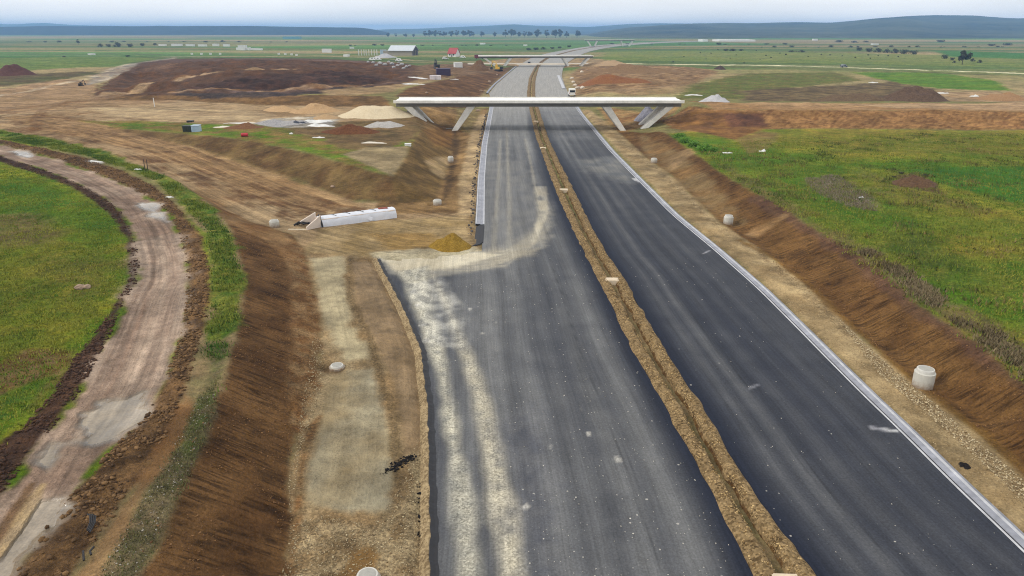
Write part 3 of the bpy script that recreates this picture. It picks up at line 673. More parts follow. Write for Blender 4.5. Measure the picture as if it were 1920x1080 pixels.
def mixc(n, l, f, a, b, mode='MIX'):
    x = n.new('ShaderNodeMixRGB'); x.blend_type = mode
    for i, v in enumerate((f, a, b)):
        if isinstance(v, (int, float)): x.inputs[i].default_value = v
        elif isinstance(v, (tuple, list, np.ndarray)): x.inputs[i].default_value = (*[float(q) for q in v[:3]], 1)
        else: l.new(v, x.inputs[i])
    return x.outputs[0]


def plain(name, col, rough=.85, var=.18, scale=3.0, metal=0.0, bump=.0, bscale=12.0):
    if name in MATS: return MATS[name]
    m = bpy.data.materials.new(name); n, l, b = nodes(m)
    tc = n.new('ShaderNodeTexCoord').outputs['Object']
    f = noise_n(n, l, scale, 4, tc); f2 = noise_n(n, l, scale * 6, 3, tc)
    k = mapr(n, l, math_n(n, l, 'ADD', math_n(n, l, 'MULTIPLY', f, .65), math_n(n, l, 'MULTIPLY', f2, .35)), .3, .7, 1 - var, 1 + var)
    cmb = n.new('ShaderNodeCombineColor')
    for i in range(3): l.new(k, cmb.inputs[i])
    l.new(mixc(n, l, 1.0, tuple(col), cmb.outputs[0], 'MULTIPLY'), b.inputs['Base Color'])
    b.inputs['Roughness'].default_value = rough; b.inputs['Metallic'].default_value = metal
    if bump:
        bp = n.new('ShaderNodeBump'); bp.inputs['Strength'].default_value = bump; bp.inputs['Distance'].default_value = .1
        l.new(noise_n(n, l, bscale, 4, tc), bp.inputs['Height']); l.new(bp.outputs[0], b.inputs['Normal'])
    MATS[name] = m
    return m


def attr(n, name):
    x = n.new('ShaderNodeAttribute'); x.attribute_name = name
    return x


def ground_material():
    m = bpy.data.materials.new('ground_soil_and_grass'); n, l, b = nodes(m)
    tc = n.new('ShaderNodeTexCoord').outputs['Object']
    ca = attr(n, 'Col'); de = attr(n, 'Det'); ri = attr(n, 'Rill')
    sep = n.new('ShaderNodeSeparateColor'); l.new(de.outputs['Color'], sep.inputs[0])
    grain, grass, wet = sep.outputs
    n1 = noise_n(n, l, 1.1, 5, tc, .62); n2 = noise_n(n, l, 7.0, 4, tc, .65); n0 = noise_n(n, l, .22, 5, tc, .6)
    k = mapr(n, l, math_n(n, l, 'ADD', math_n(n, l, 'ADD', math_n(n, l, 'MULTIPLY', n1, .4), math_n(n, l, 'MULTIPLY', n2, .35)), math_n(n, l, 'MULTIPLY', n0, .25)), .36, .64, .62, 1.40)
    cmb = n.new('ShaderNodeCombineColor')
    for i in range(3): l.new(k, cmb.inputs[i])
    col = mixc(n, l, 1.0, ca.outputs['Color'], cmb.outputs[0], 'MULTIPLY')
    # large stains of damp and dry ground
    nl = mapr(n, l, n0, .38, .62, .72, 1.30); nm = mapr(n, l, noise_n(n, l, .05, 6, tc, .65), .38, .62, .78, 1.22)
    nlm = math_n(n, l, 'MULTIPLY', nl, nm)
    cmL = n.new('ShaderNodeCombineColor')
    for i in range(3): l.new(nlm, cmL.inputs[i])
    stain = math_n(n, l, 'MULTIPLY', math_n(n, l, 'SUBTRACT', math_n(n, l, 'SUBTRACT', 1.0, math_n(n, l, 'MULTIPLY', de.outputs['Alpha'], .5)), math_n(n, l, 'MULTIPLY', ri.outputs['Fac'], .7)), math_n(n, l, 'SUBTRACT', .8, math_n(n, l, 'MULTIPLY', grass, .45)))
    col = mixc(n, l, stain, col, mixc(n, l, 1.0, col, cmL.outputs[0], 'MULTIPLY'))
    # ruts that follow the way the machines drive
    so = n.new('ShaderNodeSeparateXYZ'); l.new(tc, so.inputs[0])
    cv_ = n.new('ShaderNodeCombineXYZ'); l.new(attr(n, 'Lat').outputs['Fac'], cv_.inputs[0])
    l.new(math_n(n, l, 'MULTIPLY', so.outputs[0], .03), cv_.inputs[1]); l.new(math_n(n, l, 'MULTIPLY', so.outputs[1], .03), cv_.inputs[2])
    rut = math_n(n, l, 'ADD', math_n(n, l, 'MULTIPLY', noise_n(n, l, .55, 3, cv_.outputs[0], .6), .5), math_n(n, l, 'MULTIPLY', noise_n(n, l, 2.4, 3, cv_.outputs[0], .6), .5))
    rutc = mapr(n, l, rut, .38, .62, .62, 1.34)
    cmR = n.new('ShaderNodeCombineColor')
    for i in range(3): l.new(rutc, cmR.inputs[i])
    col = mixc(n, l, de.outputs['Alpha'], col, mixc(n, l, 1.0, col, cmR.outputs[0], 'MULTIPLY'))
    # gravel: single pebbles paler or darker than the fines
    vo = n.new('ShaderNodeTexVoronoi'); vo.inputs['Scale'].default_value = 9.0; l.new(tc, vo.inputs['Vector'])
    vs = n.new('ShaderNodeSeparateColor'); l.new(vo.outputs['Color'], vs.inputs[0])
    peb = mapr(n, l, vs.outputs[0], .0, 1.0, .45, 1.6)
    cm2 = n.new('ShaderNodeCombineColor')
    for i in range(3): l.new(peb, cm2.inputs[i])
    col = mixc(n, l, math_n(n, l, 'MULTIPLY', grain, .75), col, mixc(n, l, 1.0, col, cm2.outputs[0], 'MULTIPLY'))
    # grass: blades of drier and fresher green
    gn = noise_n(n, l, 3.2, 6, tc, .75); gn2 = noise_n(n, l, .45, 4, tc, .6)
    gcol = mixc(n, l, mapr(n, l, gn, .38, .62, 0, 1), (.50, .58, .42), (1.42, 1.36, 1.25))
    gcol2 = mixc(n, l, mapr(n, l, gn2, .38, .62, 0, 1), (.72, .92, .60), (1.30, 1.14, 1.15))
    gm = mixc(n, l, 1.0, gcol, gcol2, 'MULTIPLY')
    col = mixc(n, l, math_n(n, l, 'MULTIPLY', grass, .85), col, mixc(n, l, 1.0, col, gm, 'MULTIPLY'))
    # rain rills down the cut slopes; crack shade and damp painted as darker colour
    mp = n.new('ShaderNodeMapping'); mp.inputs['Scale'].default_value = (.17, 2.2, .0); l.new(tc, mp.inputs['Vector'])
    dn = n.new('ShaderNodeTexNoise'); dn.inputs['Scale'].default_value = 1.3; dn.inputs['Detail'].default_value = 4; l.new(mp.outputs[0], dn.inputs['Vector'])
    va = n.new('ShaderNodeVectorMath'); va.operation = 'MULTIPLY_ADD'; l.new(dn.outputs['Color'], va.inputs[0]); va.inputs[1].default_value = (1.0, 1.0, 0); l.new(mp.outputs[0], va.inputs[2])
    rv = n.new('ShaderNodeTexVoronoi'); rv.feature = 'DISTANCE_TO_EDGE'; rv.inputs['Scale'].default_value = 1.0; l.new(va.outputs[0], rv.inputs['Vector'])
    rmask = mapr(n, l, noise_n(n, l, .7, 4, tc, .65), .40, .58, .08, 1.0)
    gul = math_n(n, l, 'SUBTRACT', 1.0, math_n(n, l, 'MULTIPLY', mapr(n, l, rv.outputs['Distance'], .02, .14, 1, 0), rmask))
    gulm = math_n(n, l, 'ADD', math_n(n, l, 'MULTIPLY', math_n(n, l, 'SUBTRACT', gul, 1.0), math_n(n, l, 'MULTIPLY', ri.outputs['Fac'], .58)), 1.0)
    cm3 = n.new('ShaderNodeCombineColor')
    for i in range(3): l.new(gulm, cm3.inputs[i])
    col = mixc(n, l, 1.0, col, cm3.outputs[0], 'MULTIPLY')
    l.new(col, b.inputs['Base Color'])
    wm = mapr(n, l, wet, .25, .9, 0, 1)
    l.new(mapr(n, l, wet, .05, .9, .95, .07), b.inputs['Roughness'])
    l.new(mapr(n, l, wet, .1, .8, .12, .5), b.inputs['Specular IOR Level'])
    h = math_n(n, l, 'ADD', math_n(n, l, 'MULTIPLY', n2, .16), math_n(n, l, 'MULTIPLY', n1, .45))
    h = math_n(n, l, 'ADD', h, math_n(n, l, 'MULTIPLY', math_n(n, l, 'MULTIPLY', vs.outputs[0], grain), .06))
    h = math_n(n, l, 'ADD', h, math_n(n, l, 'MULTIPLY', math_n(n, l, 'MULTIPLY', gn, grass), .45))
    h = math_n(n, l, 'ADD', h, math_n(n, l, 'MULTIPLY', math_n(n, l, 'MULTIPLY', gul, ri.outputs['Fac']), .06))
    h = math_n(n, l, 'ADD', h, math_n(n, l, 'MULTIPLY', math_n(n, l, 'MULTIPLY', rut, de.outputs['Alpha']), .5))
    h = math_n(n, l, 'MULTIPLY', h, math_n(n, l, 'SUBTRACT', 1.0, wm))
    bp = n.new('ShaderNodeBump'); bp.inputs['Strength'].default_value = .9; bp.inputs['Distance'].default_value = 1.0
    l.new(h, bp.inputs['Height']); l.new(bp.outputs[0], b.inputs['Normal'])
    return m


def asphalt_material():
    m = bpy.data.materials.new('asphalt'); n, l, b = nodes(m)
    tc = n.new('ShaderNodeTexCoord').outputs['Object']
    ca = attr(n, 'Col'); de = attr(n, 'Det')
    sep = n.new('ShaderNodeSeparateColor'); l.new(de.outputs['Color'], sep.inputs[0])
    sx = n.new('ShaderNodeSeparateXYZ'); l.new(tc, sx.inputs[0]); lat = attr(n, 'Rill').outputs['Fac']
    cx_n = n.new('ShaderNodeCombineXYZ'); l.new(lat, cx_n.inputs[0]); l.new(math_n(n, l, 'MULTIPLY', sx.outputs[1], .02), cx_n.inputs[1])
    st = math_n(n, l, 'ADD', math_n(n, l, 'MULTIPLY', noise_n(n, l, 1.6, 3, cx_n.outputs[0], .6), .5), math_n(n, l, 'MULTIPLY', noise_n(n, l, 7.0, 3, cx_n.outputs[0], .6), .5)); fn = noise_n(n, l, 9.0, 4, tc, .7); bl_ = noise_n(n, l, .35, 4, tc)
    k = mapr(n, l, math_n(n, l, 'ADD', math_n(n, l, 'MULTIPLY', st, .5), math_n(n, l, 'ADD', math_n(n, l, 'MULTIPLY', fn, .4), math_n(n, l, 'MULTIPLY', bl_, .1))), .38, .62, .68, 1.38)
    cmb = n.new('ShaderNodeCombineColor')
    for i in range(3): l.new(k, cmb.inputs[i])
    col = mixc(n, l, 1.0, ca.outputs['Color'], cmb.outputs[0], 'MULTIPLY')
    # dried mud crumbs
    vo = n.new('ShaderNodeTexVoronoi'); vo.inputs['Scale'].default_value = 1.7; l.new(tc, vo.inputs['Vector'])
    vsz = n.new('ShaderNodeSeparateColor'); l.new(vo.outputs['Color'], vsz.inputs[0])
    rad = mapr(n, l, vsz.outputs[0], .55, 1.0, .0, .13)
    wob = math_n(n, l, 'ADD', vo.outputs['Distance'], math_n(n, l, 'MULTIPLY', math_n(n, l, 'SUBTRACT', fn, .5), .12))
    spot = math_n(n, l, 'LESS_THAN', wob, math_n(n, l, 'MULTIPLY', rad, sep.outputs[1]))
    col = mixc(n, l, math_n(n, l, 'MULTIPLY', spot, .75), col, tuple(srgb(176, 172, 164)))
    # gravel strewn in the dusty tracks
    v2 = n.new('ShaderNodeTexVoronoi'); v2.inputs['Scale'].default_value = 10.0; l.new(tc, v2.inputs['Vector'])
    v2s = n.new('ShaderNodeSeparateColor'); l.new(v2.outputs['Color'], v2s.inputs[0])
    peb = mapr(n, l, v2s.outputs[0], 0, 1, .45, 1.55)
    cm2 = n.new('ShaderNodeCombineColor')
    for i in range(3): l.new(peb, cm2.inputs[i])
    col = mixc(n, l, math_n(n, l, 'MULTIPLY', sep.outputs[0], .8), col, mixc(n, l, 1.0, col, cm2.outputs[0], 'MULTIPLY'))
    l.new(col, b.inputs['Base Color'])
    b.inputs['Roughness'].default_value = .85; b.inputs['Specular IOR Level'].default_value = .15
    bp = n.new('ShaderNodeBump'); bp.inputs['Strength'].default_value = .35; bp.inputs['Distance'].default_value = .05
    l.new(math_n(n, l, 'ADD', fn, math_n(n, l, 'MULTIPLY', v2s.outputs[0], sep.outputs[0])), bp.inputs['Height']); l.new(bp.outputs[0], b.inputs['Normal'])
    return m


# ------------------------------------------------------------------ mesh helpers
def grid_mesh(name, X, Y, Z, mat, surf=None, smooth_=True):
    nr, nc = X.shape
    me = bpy.data.meshes.new(name)
    co = np.stack([X, Y, Z], -1).reshape(-1, 3).astype(np.float32)
    i = np.arange(nr * nc).reshape(nr, nc)
    q = np.stack([i[:-1, :-1], i[:-1, 1:], i[1:, 1:], i[1:, :-1]], -1).reshape(-1, 4)
    me.vertices.add(len(co)); me.vertices.foreach_set('co', co.ravel())
    me.loops.add(q.size); me.loops.foreach_set('vertex_index', q.ravel().astype(np.int32))
    me.polygons.add(len(q)); me.polygons.foreach_set('loop_start', np.arange(0, q.size, 4, dtype=np.int32))
    me.polygons.foreach_set('use_smooth', np.full(len(q), smooth_))
    me.update(calc_edges=True)
    if surf is not None:
        c4 = np.ones((nr * nc, 4), np.float32); c4[:, :3] = surf.col.reshape(-1, 3)
        me.attributes.new('Col', 'FLOAT_COLOR', 'POINT').data.foreach_set('color', c4.ravel())
        d4 = surf.det.reshape(-1, 4).astype(np.float32)
        me.attributes.new('Det', 'FLOAT_COLOR', 'POINT').data.foreach_set('color', d4.ravel())
        me.attributes.new('Lat', 'FLOAT', 'POINT').data.foreach_set('value', surf.lat.ravel().astype(np.float32))
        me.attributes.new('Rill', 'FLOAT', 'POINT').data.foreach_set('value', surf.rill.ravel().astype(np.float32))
    me.materials.append(mat)
    ob = bpy.data.objects.new(name, me); COL.objects.link(ob)
    return ob


class MB:
    def __init__(s): s.v, s.f = [], []

    def box(s, x0, x1, y0, y1, z0, z1, bev=0):
        o = len(s.v)
        s.v += [(x, y, z) for z in (z0, z1) for y in (y0, y1) for x in (x0, x1)]
        s.f += [tuple(o + i for i in q) for q in ((0, 2, 3, 1), (4, 5, 7, 6), (0, 1, 5, 4), (2, 6, 7, 3), (0, 4, 6, 2), (1, 3, 7, 5))]
        return s

    def hexa(s, p):           # eight corners: bottom 4 ccw, top 4 ccw
        o = len(s.v); s.v += [tuple(q) for q in p]
        s.f += [tuple(o + i for i in q) for q in ((3, 2, 1, 0), (4, 5, 6, 7), (0, 1, 5, 4), (1, 2, 6, 5), (2, 3, 7, 6), (3, 0, 4, 7))]
        return s

    def prism(s, prof, x0, x1):     # profile in (y,z) swept along x
        o = len(s.v); n = len(prof)
        s.v += [(x0, a, b) for a, b in prof] + [(x1, a, b) for a, b in prof]
        s.f += [tuple(o + i for i in range(n))[::-1], tuple(o + n + i for i in range(n))]
        s.f += [(o + i, o + (i + 1) % n, o + n + (i + 1) % n, o + n + i) for i in range(n)]
        return s

    def lathe(s, prof, n=24, c=(0, 0)):
        o = len(s.v)
        for r, z in prof:
            for k in range(n):
                a = 2 * math.pi * k / n
                s.v.append((c[0] + r * math.cos(a), c[1] + r * math.sin(a), z))
        for j in range(len(prof) - 1):
            for k in range(n):
                k2 = (k + 1) % n
                s.f.append((o + j * n + k, o + j * n + k2, o + (j + 1) * n + k2, o + (j + 1) * n + k))
        if prof[-1][0] > 1e-4: s.f.append(tuple(o + (len(prof) - 1) * n + k for k in range(n)))
        return s

    def tube(s, pts, r, n=8, r2=None):
        o = len(s.v); m = len(pts)
        for j, p in enumerate(pts):
            p = Vector(p)
            d = (Vector(pts[min(j + 1, m - 1)]) - Vector(pts[max(j - 1, 0)])).normalized()
            a = d.orthogonal().normalized(); b = d.cross(a)
            rr = r if r2 is None else r + (r2 - r) * j / (m - 1)
            for k in range(n):
                t = 2 * math.pi * k / n
                s.v.append(tuple(p + (a * math.cos(t) + b * math.sin(t)) * rr))
        for j in range(m - 1):
            for k in range(n):
                k2 = (k + 1) % n
                s.f.append((o + j * n + k, o + j * n + k2, o + (j + 1) * n + k2, o + (j + 1) * n + k))
        s.f.append(tuple(o + k for k in range(n))[::-1]); s.f.append(tuple(o + (m - 1) * n + k for k in range(n)))
        return s

    def build(s, name, mat, parent=None, smooth_=False, bevel=0):
        me = bpy.data.meshes.new(name); me.from_pydata(s.v, [], s.f); me.update()
        me.materials.append(mat)
        if bevel:
            bm = bmesh.new(); bm.from_mesh(me)
            bmesh.ops.bevel(bm, geom=[e for e in bm.edges if len(e.link_faces) == 2 and e.calc_face_angle(0) > .5], offset=bevel, segments=1, affect='EDGES')
            bm.to_mesh(me); bm.free()
        if smooth_:
            me.polygons.foreach_set('use_smooth', [True] * len(me.polygons))
            me.set_sharp_from_angle(angle=.7)
        ob = bpy.data.objects.new(name, me); COL.objects.link(ob)
        if parent is not None: ob.parent = parent
        return ob


def tag(o, label=None, cat=None, group=None, kind=None):
    if label: o['label'] = label
    if cat: o['category'] = cat
    if group: o['group'] = group
    if kind: o['kind'] = kind
    return o


def thing(name, label, cat, loc=(0, 0, 0), rz=0.0, group=None):
    o = bpy.data.objects.new(name, None); COL.objects.link(o)
    o.empty_display_size = .3
    o.location = loc; o.rotation_euler = (0, 0, rz)
    return tag(o, label, cat, group)


def dup(root, loc, rz=0.0, label=None, group=None, scale=None):
    def cp(o, par):
        c = o.copy(); COL.objects.link(c); c.parent = par
        for ch in list(o.children): cp(ch, c)
        return c
    r = cp(root, None); r.location = loc; r.rotation_euler = (0, 0, rz)
    if label: r['label'] = label
    if group: r['group'] = group
    if scale: r.scale = scale
    return r


def at(px, py, dz=0.0):
    x, y = G(px, py)
    return (x, y, hz(x, y) + dz)


# ------------------------------------------------------------------ ground
ground = tag(grid_mesh('ground', GX, GY, GZ, ground_material(), g), kind='structure')

# ------------------------------------------------------------------ motorway carriageways
M_ASPH = asphalt_material()
A_DARK = srgb(29, 34, 47); A_DUST = srgb(124, 124, 122); A_PALE = srgb(160, 156, 148)
ry = np.concatenate([np.exp(np.linspace(math.log(6 + 8), math.log(72 + 8), 330)) - 8, np.linspace(72.2, 78, 60), np.exp(np.linspace(math.log(78.2), math.log(1750), 330))])
CREAM = srgb(204, 196, 174); CREAM2 = srgb(176, 166, 142)


def carriageway(name, ea, eb, na, ka=2, kb=2):
    xa = ea(ry, ka); xb = eb(ry, kb)
    t = np.linspace(0, 1, na)
    X = xa[:, None] + (xb - xa)[:, None] * t[None, :]
    Y = np.repeat(ry[:, None], na, 1)
    wid = 12.0
    nz = {'a': fbm(X, Y, .7, 2, 1), 'b': fbm(X, Y, 3, 3, 2), 'c': fbm(X, Y, 14, 3, 3), 'd': fbm(X, Y, 70, 3, 4)}
    s = Surf(X, Y, nz)
    return X, Y, t, nz, s


def road_base(s, dist_right, strength, bands):
    """dust left by tyres: bands given as metres from the median side edge"""
    X, Y, nz = s.X, s.Y, s.nz
    streak = fbm(dist_right * 1.0, Y * .02, .6, 3, 91)
    broad = fbm(dist_right * .5, Y * .06, 3.0, 2, 92)
    d = np.zeros_like(X)
    for c, w, a in bands:
        d += a * np.exp(-((dist_right - c) / w) ** 2)
    mott = fbm(X, Y, 1.8, 4, 93)
    d = (d * (.75 + .5 * streak) * (.5 + broad) + .34 * broad + .10) * (.72 + .56 * mott) * strength
    edge_clean = smooth((dist_right - .2) / 1.8)
    d *= .06 + .94 * edge_clean
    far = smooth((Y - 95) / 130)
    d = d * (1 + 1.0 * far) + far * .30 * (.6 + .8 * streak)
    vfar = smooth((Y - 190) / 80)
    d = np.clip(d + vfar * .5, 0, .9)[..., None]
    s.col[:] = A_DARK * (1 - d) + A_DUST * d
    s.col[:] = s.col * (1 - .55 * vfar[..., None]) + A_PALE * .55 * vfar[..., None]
    joint = np.exp(-((dist_right - 4.1) / .05) ** 2) * smooth((110 - Y) / 40) * .35
    s.col[:] *= (1 - joint)[..., None]
    s.det[..., 0] = .22; s.det[..., 1] = np.clip(1.0 - smooth((Y - 60) / 60), 0, 1) * smooth((fbm(X, Y * .6, 4.0, 3, 95) - .35) * 4); s.det[..., 2] = 0; s.rill[:] = dist_right


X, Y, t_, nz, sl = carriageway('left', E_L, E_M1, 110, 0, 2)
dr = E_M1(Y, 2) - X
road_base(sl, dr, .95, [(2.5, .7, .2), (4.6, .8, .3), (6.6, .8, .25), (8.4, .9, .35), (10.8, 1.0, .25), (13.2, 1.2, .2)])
W = lambda pts: [U(a, b, 0) for a, b in pts]
ENTRY = [(700, 478), (905, 470), (960, 455), (1005, 425), (1022, 385), (1034, 400), (1030, 440), (1005, 478), (930, 502), (850, 512), (790, 522), (738, 512)]
sl.poly(W(ENTRY), CREAM2, srgb(150, 146, 134), 1.2, .9, 'b', (.3, .2, 0), op=.55)
sl.poly(W([(705, 480), (895, 472), (940, 478), (860, 500), (800, 505), (760, 515), (738, 500)]), CREAM, CREAM2, .7, .6, 'b', (.3, .1, 0), op=.92)
sl.poly(W([(905, 300), (985, 300), (1020, 380), (1030, 430), (990, 470), (910, 470)]), srgb(128, 126, 120), srgb(104, 104, 104), 3, 1.5, 'b', (.1, .2, 0), op=.45)
for ln in ([(925, 470), (930, 400), (935, 330), (938, 260)], [(955, 468), (955, 380), (952, 300), (950, 240)], [(1005, 455), (1010, 400), (1000, 330), (985, 260)]):
    sl.line(W(ln), .5, CREAM2, srgb(150, 146, 134), .4, .3, 'b', (.2, .2, 0), op=.35)
for k in range(6):
    o = k * 6
    sl.line(W([(760, 486 + o * .6), (880, 478 + o), (950, 470 + o * .9), (1000, 440 + o * .6), (1014 + o * .4, 400), (1005 + o * .6, 350)]), .35, CREAM, CREAM2, .35, .3, 'b', (.2, .1, 0), op=.28)
sl.poly(W([(748, 510), (800, 500), (808, 560), (828, 650), (848, 760), (870, 860), (888, 960), (905, 1085), (852, 1085), (850, 960), (846, 880), (832, 780), (818, 690), (790, 610), (765, 550)]), srgb(186, 180, 160), srgb(136, 134, 124), .8, .35, 'a', (.9, 0, 0), op=.96, con=1.8)
sl.poly(W([(805, 505), (838, 560), (872, 640), (906, 720), (938, 820), (962, 930), (990, 1085), (938, 1085), (922, 960), (904, 850), (892, 760), (872, 680), (842, 600)]), srgb(184, 176, 154), srgb(140, 136, 124), .8, .35, 'a', (.9, 0, 0), op=.93, con=1.8)
sl.poly(W([(765, 530), (830, 520), (880, 600), (870, 650), (810, 640)]), srgb(196, 194, 184), srgb(120, 120, 118), .8, 1.0, 'a', (.6, 0, 0), op=.4, con=2.5)
sl.poly(W([(930, 800), (1000, 760), (1040, 900), (1060, 1085), (1000, 1085), (965, 950)]), srgb(104, 104, 106), srgb(76, 78, 86), 2, 1, 'a', (.3, .6, 0), op=.45)
BLOBS = [(780, 535, .35), (775, 548, .5), (783, 572, .45), (790, 610, .5), (800, 640, .4), (1033, 838, .28), (1051, 683, .16), (1103, 813, .2), (1158, 862, .2), (1064, 842, .15), (1110, 967, .2), (986, 950, .2), (880, 580, .3), (930, 605, .3), (905, 625, .25), (1090, 767, .2), (997, 635, .18)]
for bx_, by_, r_ in BLOBS:
    r_ *= .5
    cx_, cy_ = U(bx_, by_, 0)
    sl.poly([(cx_ + r_ * math.cos(a) * random.uniform(.7, 1.3), cy_ + 1.4 * r_ * math.sin(a) * random.uniform(.7, 1.3)) for a in np.linspace(0, 6.28, 9)[:-1]], srgb(186, 182, 172), srgb(150, 148, 142), .12, .3, 'a', (.7, 0, 0), op=.7, ff=.001)
sl.rill[:] = E_M1(Y, 2) - X
lane_l = tag(grid_mesh('road', X, Y, np.zeros_like(X), M_ASPH, sl), kind='structure')

X, Y, t_, nz, sr = carriageway('right', E_M2, E_R, 80)
dr = X - E_M2(Y, 2)
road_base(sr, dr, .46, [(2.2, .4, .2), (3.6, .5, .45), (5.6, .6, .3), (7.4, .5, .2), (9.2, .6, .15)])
sr.poly(W([(1080, 300), (1170, 292), (1200, 330), (1180, 345), (1100, 320)]), srgb(136, 134, 126), srgb(100, 102, 104), 4, 2, 'b', op=.55)
sr.poly(W([(1010, 200), (1082, 200), (1105, 240), (1120, 260), (1040, 262)]), srgb(118, 118, 118), srgb(92, 94, 98), 6, 2, 'b', op=.5)
for ln, w, o in (([(1635, 802), (1680, 808)], .35, .75), ([(1120, 560), (1172, 530)], .2, .5), ([(1405, 728), (1420, 722)], .2, .5), ([(1318, 476), (1330, 470)], .2, .6), ([(1190, 336), (1203, 341)], .9, .8)):
    sr.line(W(ln), w, srgb(196, 196, 196), srgb(150, 150, 156), .15, .15, 'a', op=o, ff=.001)
sr.rill[:] = X - E_M2(Y, 2)
lane_r = tag(grid_mesh('road', X, Y, np.zeros_like(X), M_ASPH, sr), kind='structure')

# ------------------------------------------------------------------ gravel median with its trench
def gravel_mat(name, ca, cb, scale=9.0):
    m = bpy.data.materials.new(name); n, l, b = nodes(m)
    tc = n.new('ShaderNodeTexCoord').outputs['Object']
    vo = n.new('ShaderNodeTexVoronoi'); vo.inputs['Scale'].default_value = scale; l.new(tc, vo.inputs['Vector'])
    vs = n.new('ShaderNodeSeparateColor'); l.new(vo.outputs['Color'], vs.inputs[0])
    nn = noise_n(n, l, .9, 5, tc, .6)
    f = mapr(n, l, math_n(n, l, 'ADD', math_n(n, l, 'MULTIPLY', vs.outputs[0], .5), math_n(n, l, 'MULTIPLY', nn, .8)), .3, 1.0, 0, 1)
    l.new(mixc(n, l, f, tuple(ca), tuple(cb)), b.inputs['Base Color'])
    b.inputs['Roughness'].default_value = .95; b.inputs['Specular IOR Level'].default_value = .12
    bp = n.new('ShaderNodeBump'); bp.inputs['Strength'].default_value = .8; bp.inputs['Distance'].default_value = .08
    l.new(math_n(n, l, 'ADD', vs.outputs[1], math_n(n, l, 'MULTIPLY', nn, 2)), bp.inputs['Height']); l.new(bp.outputs[0], b.inputs['Normal'])
    return m


M_MEDIAN = gravel_mat('median_gravel', srgb(68, 53, 32), srgb(158, 134, 96))
prof = [(-.02, -.2), (0, .02), (.06, .13), (.14, .2), (.24, .24), (.32, .20), (.39, .02), (.46, -.38), (.54, -.40), (.61, .0), (.68, .2), (.76, .24), (.86, .2), (.94, .13), (1.0, .02), (1.02, -.2)]
pt = np.array([p[0] for p in prof]); pz = np.array([p[1] for p in prof])
tt = np.linspace(-.02, 1.02, 44)
ym = np.concatenate([np.exp(np.linspace(math.log(14), math.log(238), 900)) - 8, np.linspace(231, 1740, 320)])
xa = E_M1(ym, 2) - .05; xb = E_M2(ym, 2) + .05
MX = xa[:, None] + (xb - xa)[:, None] * tt[None]; MY = np.repeat(ym[:, None], len(tt), 1)
wob = (fbm(MX, MY, 1.6, 2, 77) - .5)
MZ = np.interp(tt, pt, pz)[None] * (.8 + .5 * fbm(MX * 0, MY, 6, 2, 5)) + .22 * (fbm(MX, MY, .4, 3, 78) - .5) * np.interp(tt, [0, .1, .9, 1], [0, 1, 1, 0])[None]
MX = MX + wob * .34
med = tag(grid_mesh('median_strip', MX, MY, MZ, M_MEDIAN), kind='structure')
med.data.materials.append(gravel_mat('trench_soil', srgb(72, 52, 30), srgb(112, 86, 52), 8))
_tm = (tt[:-1] + tt[1:]) / 2
_mi = np.repeat(((_tm > .39) & (_tm < .62)).astype(np.int32)[None], len(ym) - 1, 0)
_mi = np.where((fbm(MX[:-1, :-1], MY[:-1, :-1], .5, 2, 99) > .42), _mi, np.repeat(((_tm > .43) & (_tm < .58)).astype(np.int32)[None], len(ym) - 1, 0))
med.data.polygons.foreach_set('material_index', _mi.ravel())

# left shoulder edge (gravel bank with a bitumen coated face) and the two concrete gutters
def sweep(name, ys, fx, prof_, mats, jit=0.0, idx=None, kind='structure', seed=3):
    """prof_: (offset x, z) across; mats index per strip"""
    me = bpy.data.meshes.new(name)
    v, f = [], []
    n = len(prof_)
    j1 = (fbm(ys, ys * 0, .6, 2, seed) - .5) * jit
    j2 = (fbm(ys, ys * 0 + 9, .35, 2, seed + 1) - .5) * jit
    for k, y in enumerate(ys):
        for i, (o, z) in enumerate(prof_):
            v.append((float(fx[k]) + o + (j1[k] if 0 < i else 0), float(y), z + (j2[k] * .5 if 0 < i < n - 1 else 0)))
    mi = []
    for k in range(len(ys) - 1):
        for i in range(n - 1):
            f.append((k * n + i, k * n + i + 1, (k + 1) * n + i + 1, (k + 1) * n + i)); mi.append(idx[i] if idx else 0)
    me.from_pydata(v, [], f); me.update()
    for m in mats: me.materials.append(m)
    me.polygons.foreach_set('material_index', mi)
    ob = bpy.data.objects.new(name, me); COL.objects.link(ob)
    return tag(ob, kind=kind)


M_GRAV = gravel_mat('shoulder_gravel', srgb(98, 80, 56), srgb(176, 156, 120), 9)
M_TAR = plain('bitumen_edge', srgb(30, 30, 34), .7, .3, 4)
M_CONC = plain('gutter_concrete', srgb(140, 142, 150), .85, .38, .5, bump=.15)
M_CONC2 = plain('gutter_lip', srgb(178, 179, 182), .85, .25, 1.0)
ys = np.linspace(6, Y_GAP0 - .6, 420)
sweep('road_shoulder_edge', ys, E_L(ys, 0), [(.10, .012), (-.06, .03), (-.30, .15), (-.35, .18), (-.46, .15), (-.58, .06), (-.9, -.3)][::-1],
      [M_GRAV, M_TAR], .16, [0, 0, 0, 0, 1, 1])
ys = np.concatenate([np.linspace(6, 90, 160), np.linspace(91, 236, 100)])
sweep('kerb', ys, E_R(ys, 2), [(-.10, .008), (-.06, .04), (0.0, .04), (.02, .005), (.12, .0), (.15, .05), (.26, .06), (.46, .08), (.49, .13), (.60, .13), (.64, .02), (1.3, -.25)],
      [M_CONC, M_CONC2, M_TAR], 0, [1, 1, 1, 2, 0, 0, 0, 1, 1, 0, 0])
ys = np.linspace(U(897, 421)[1], 236, 120)
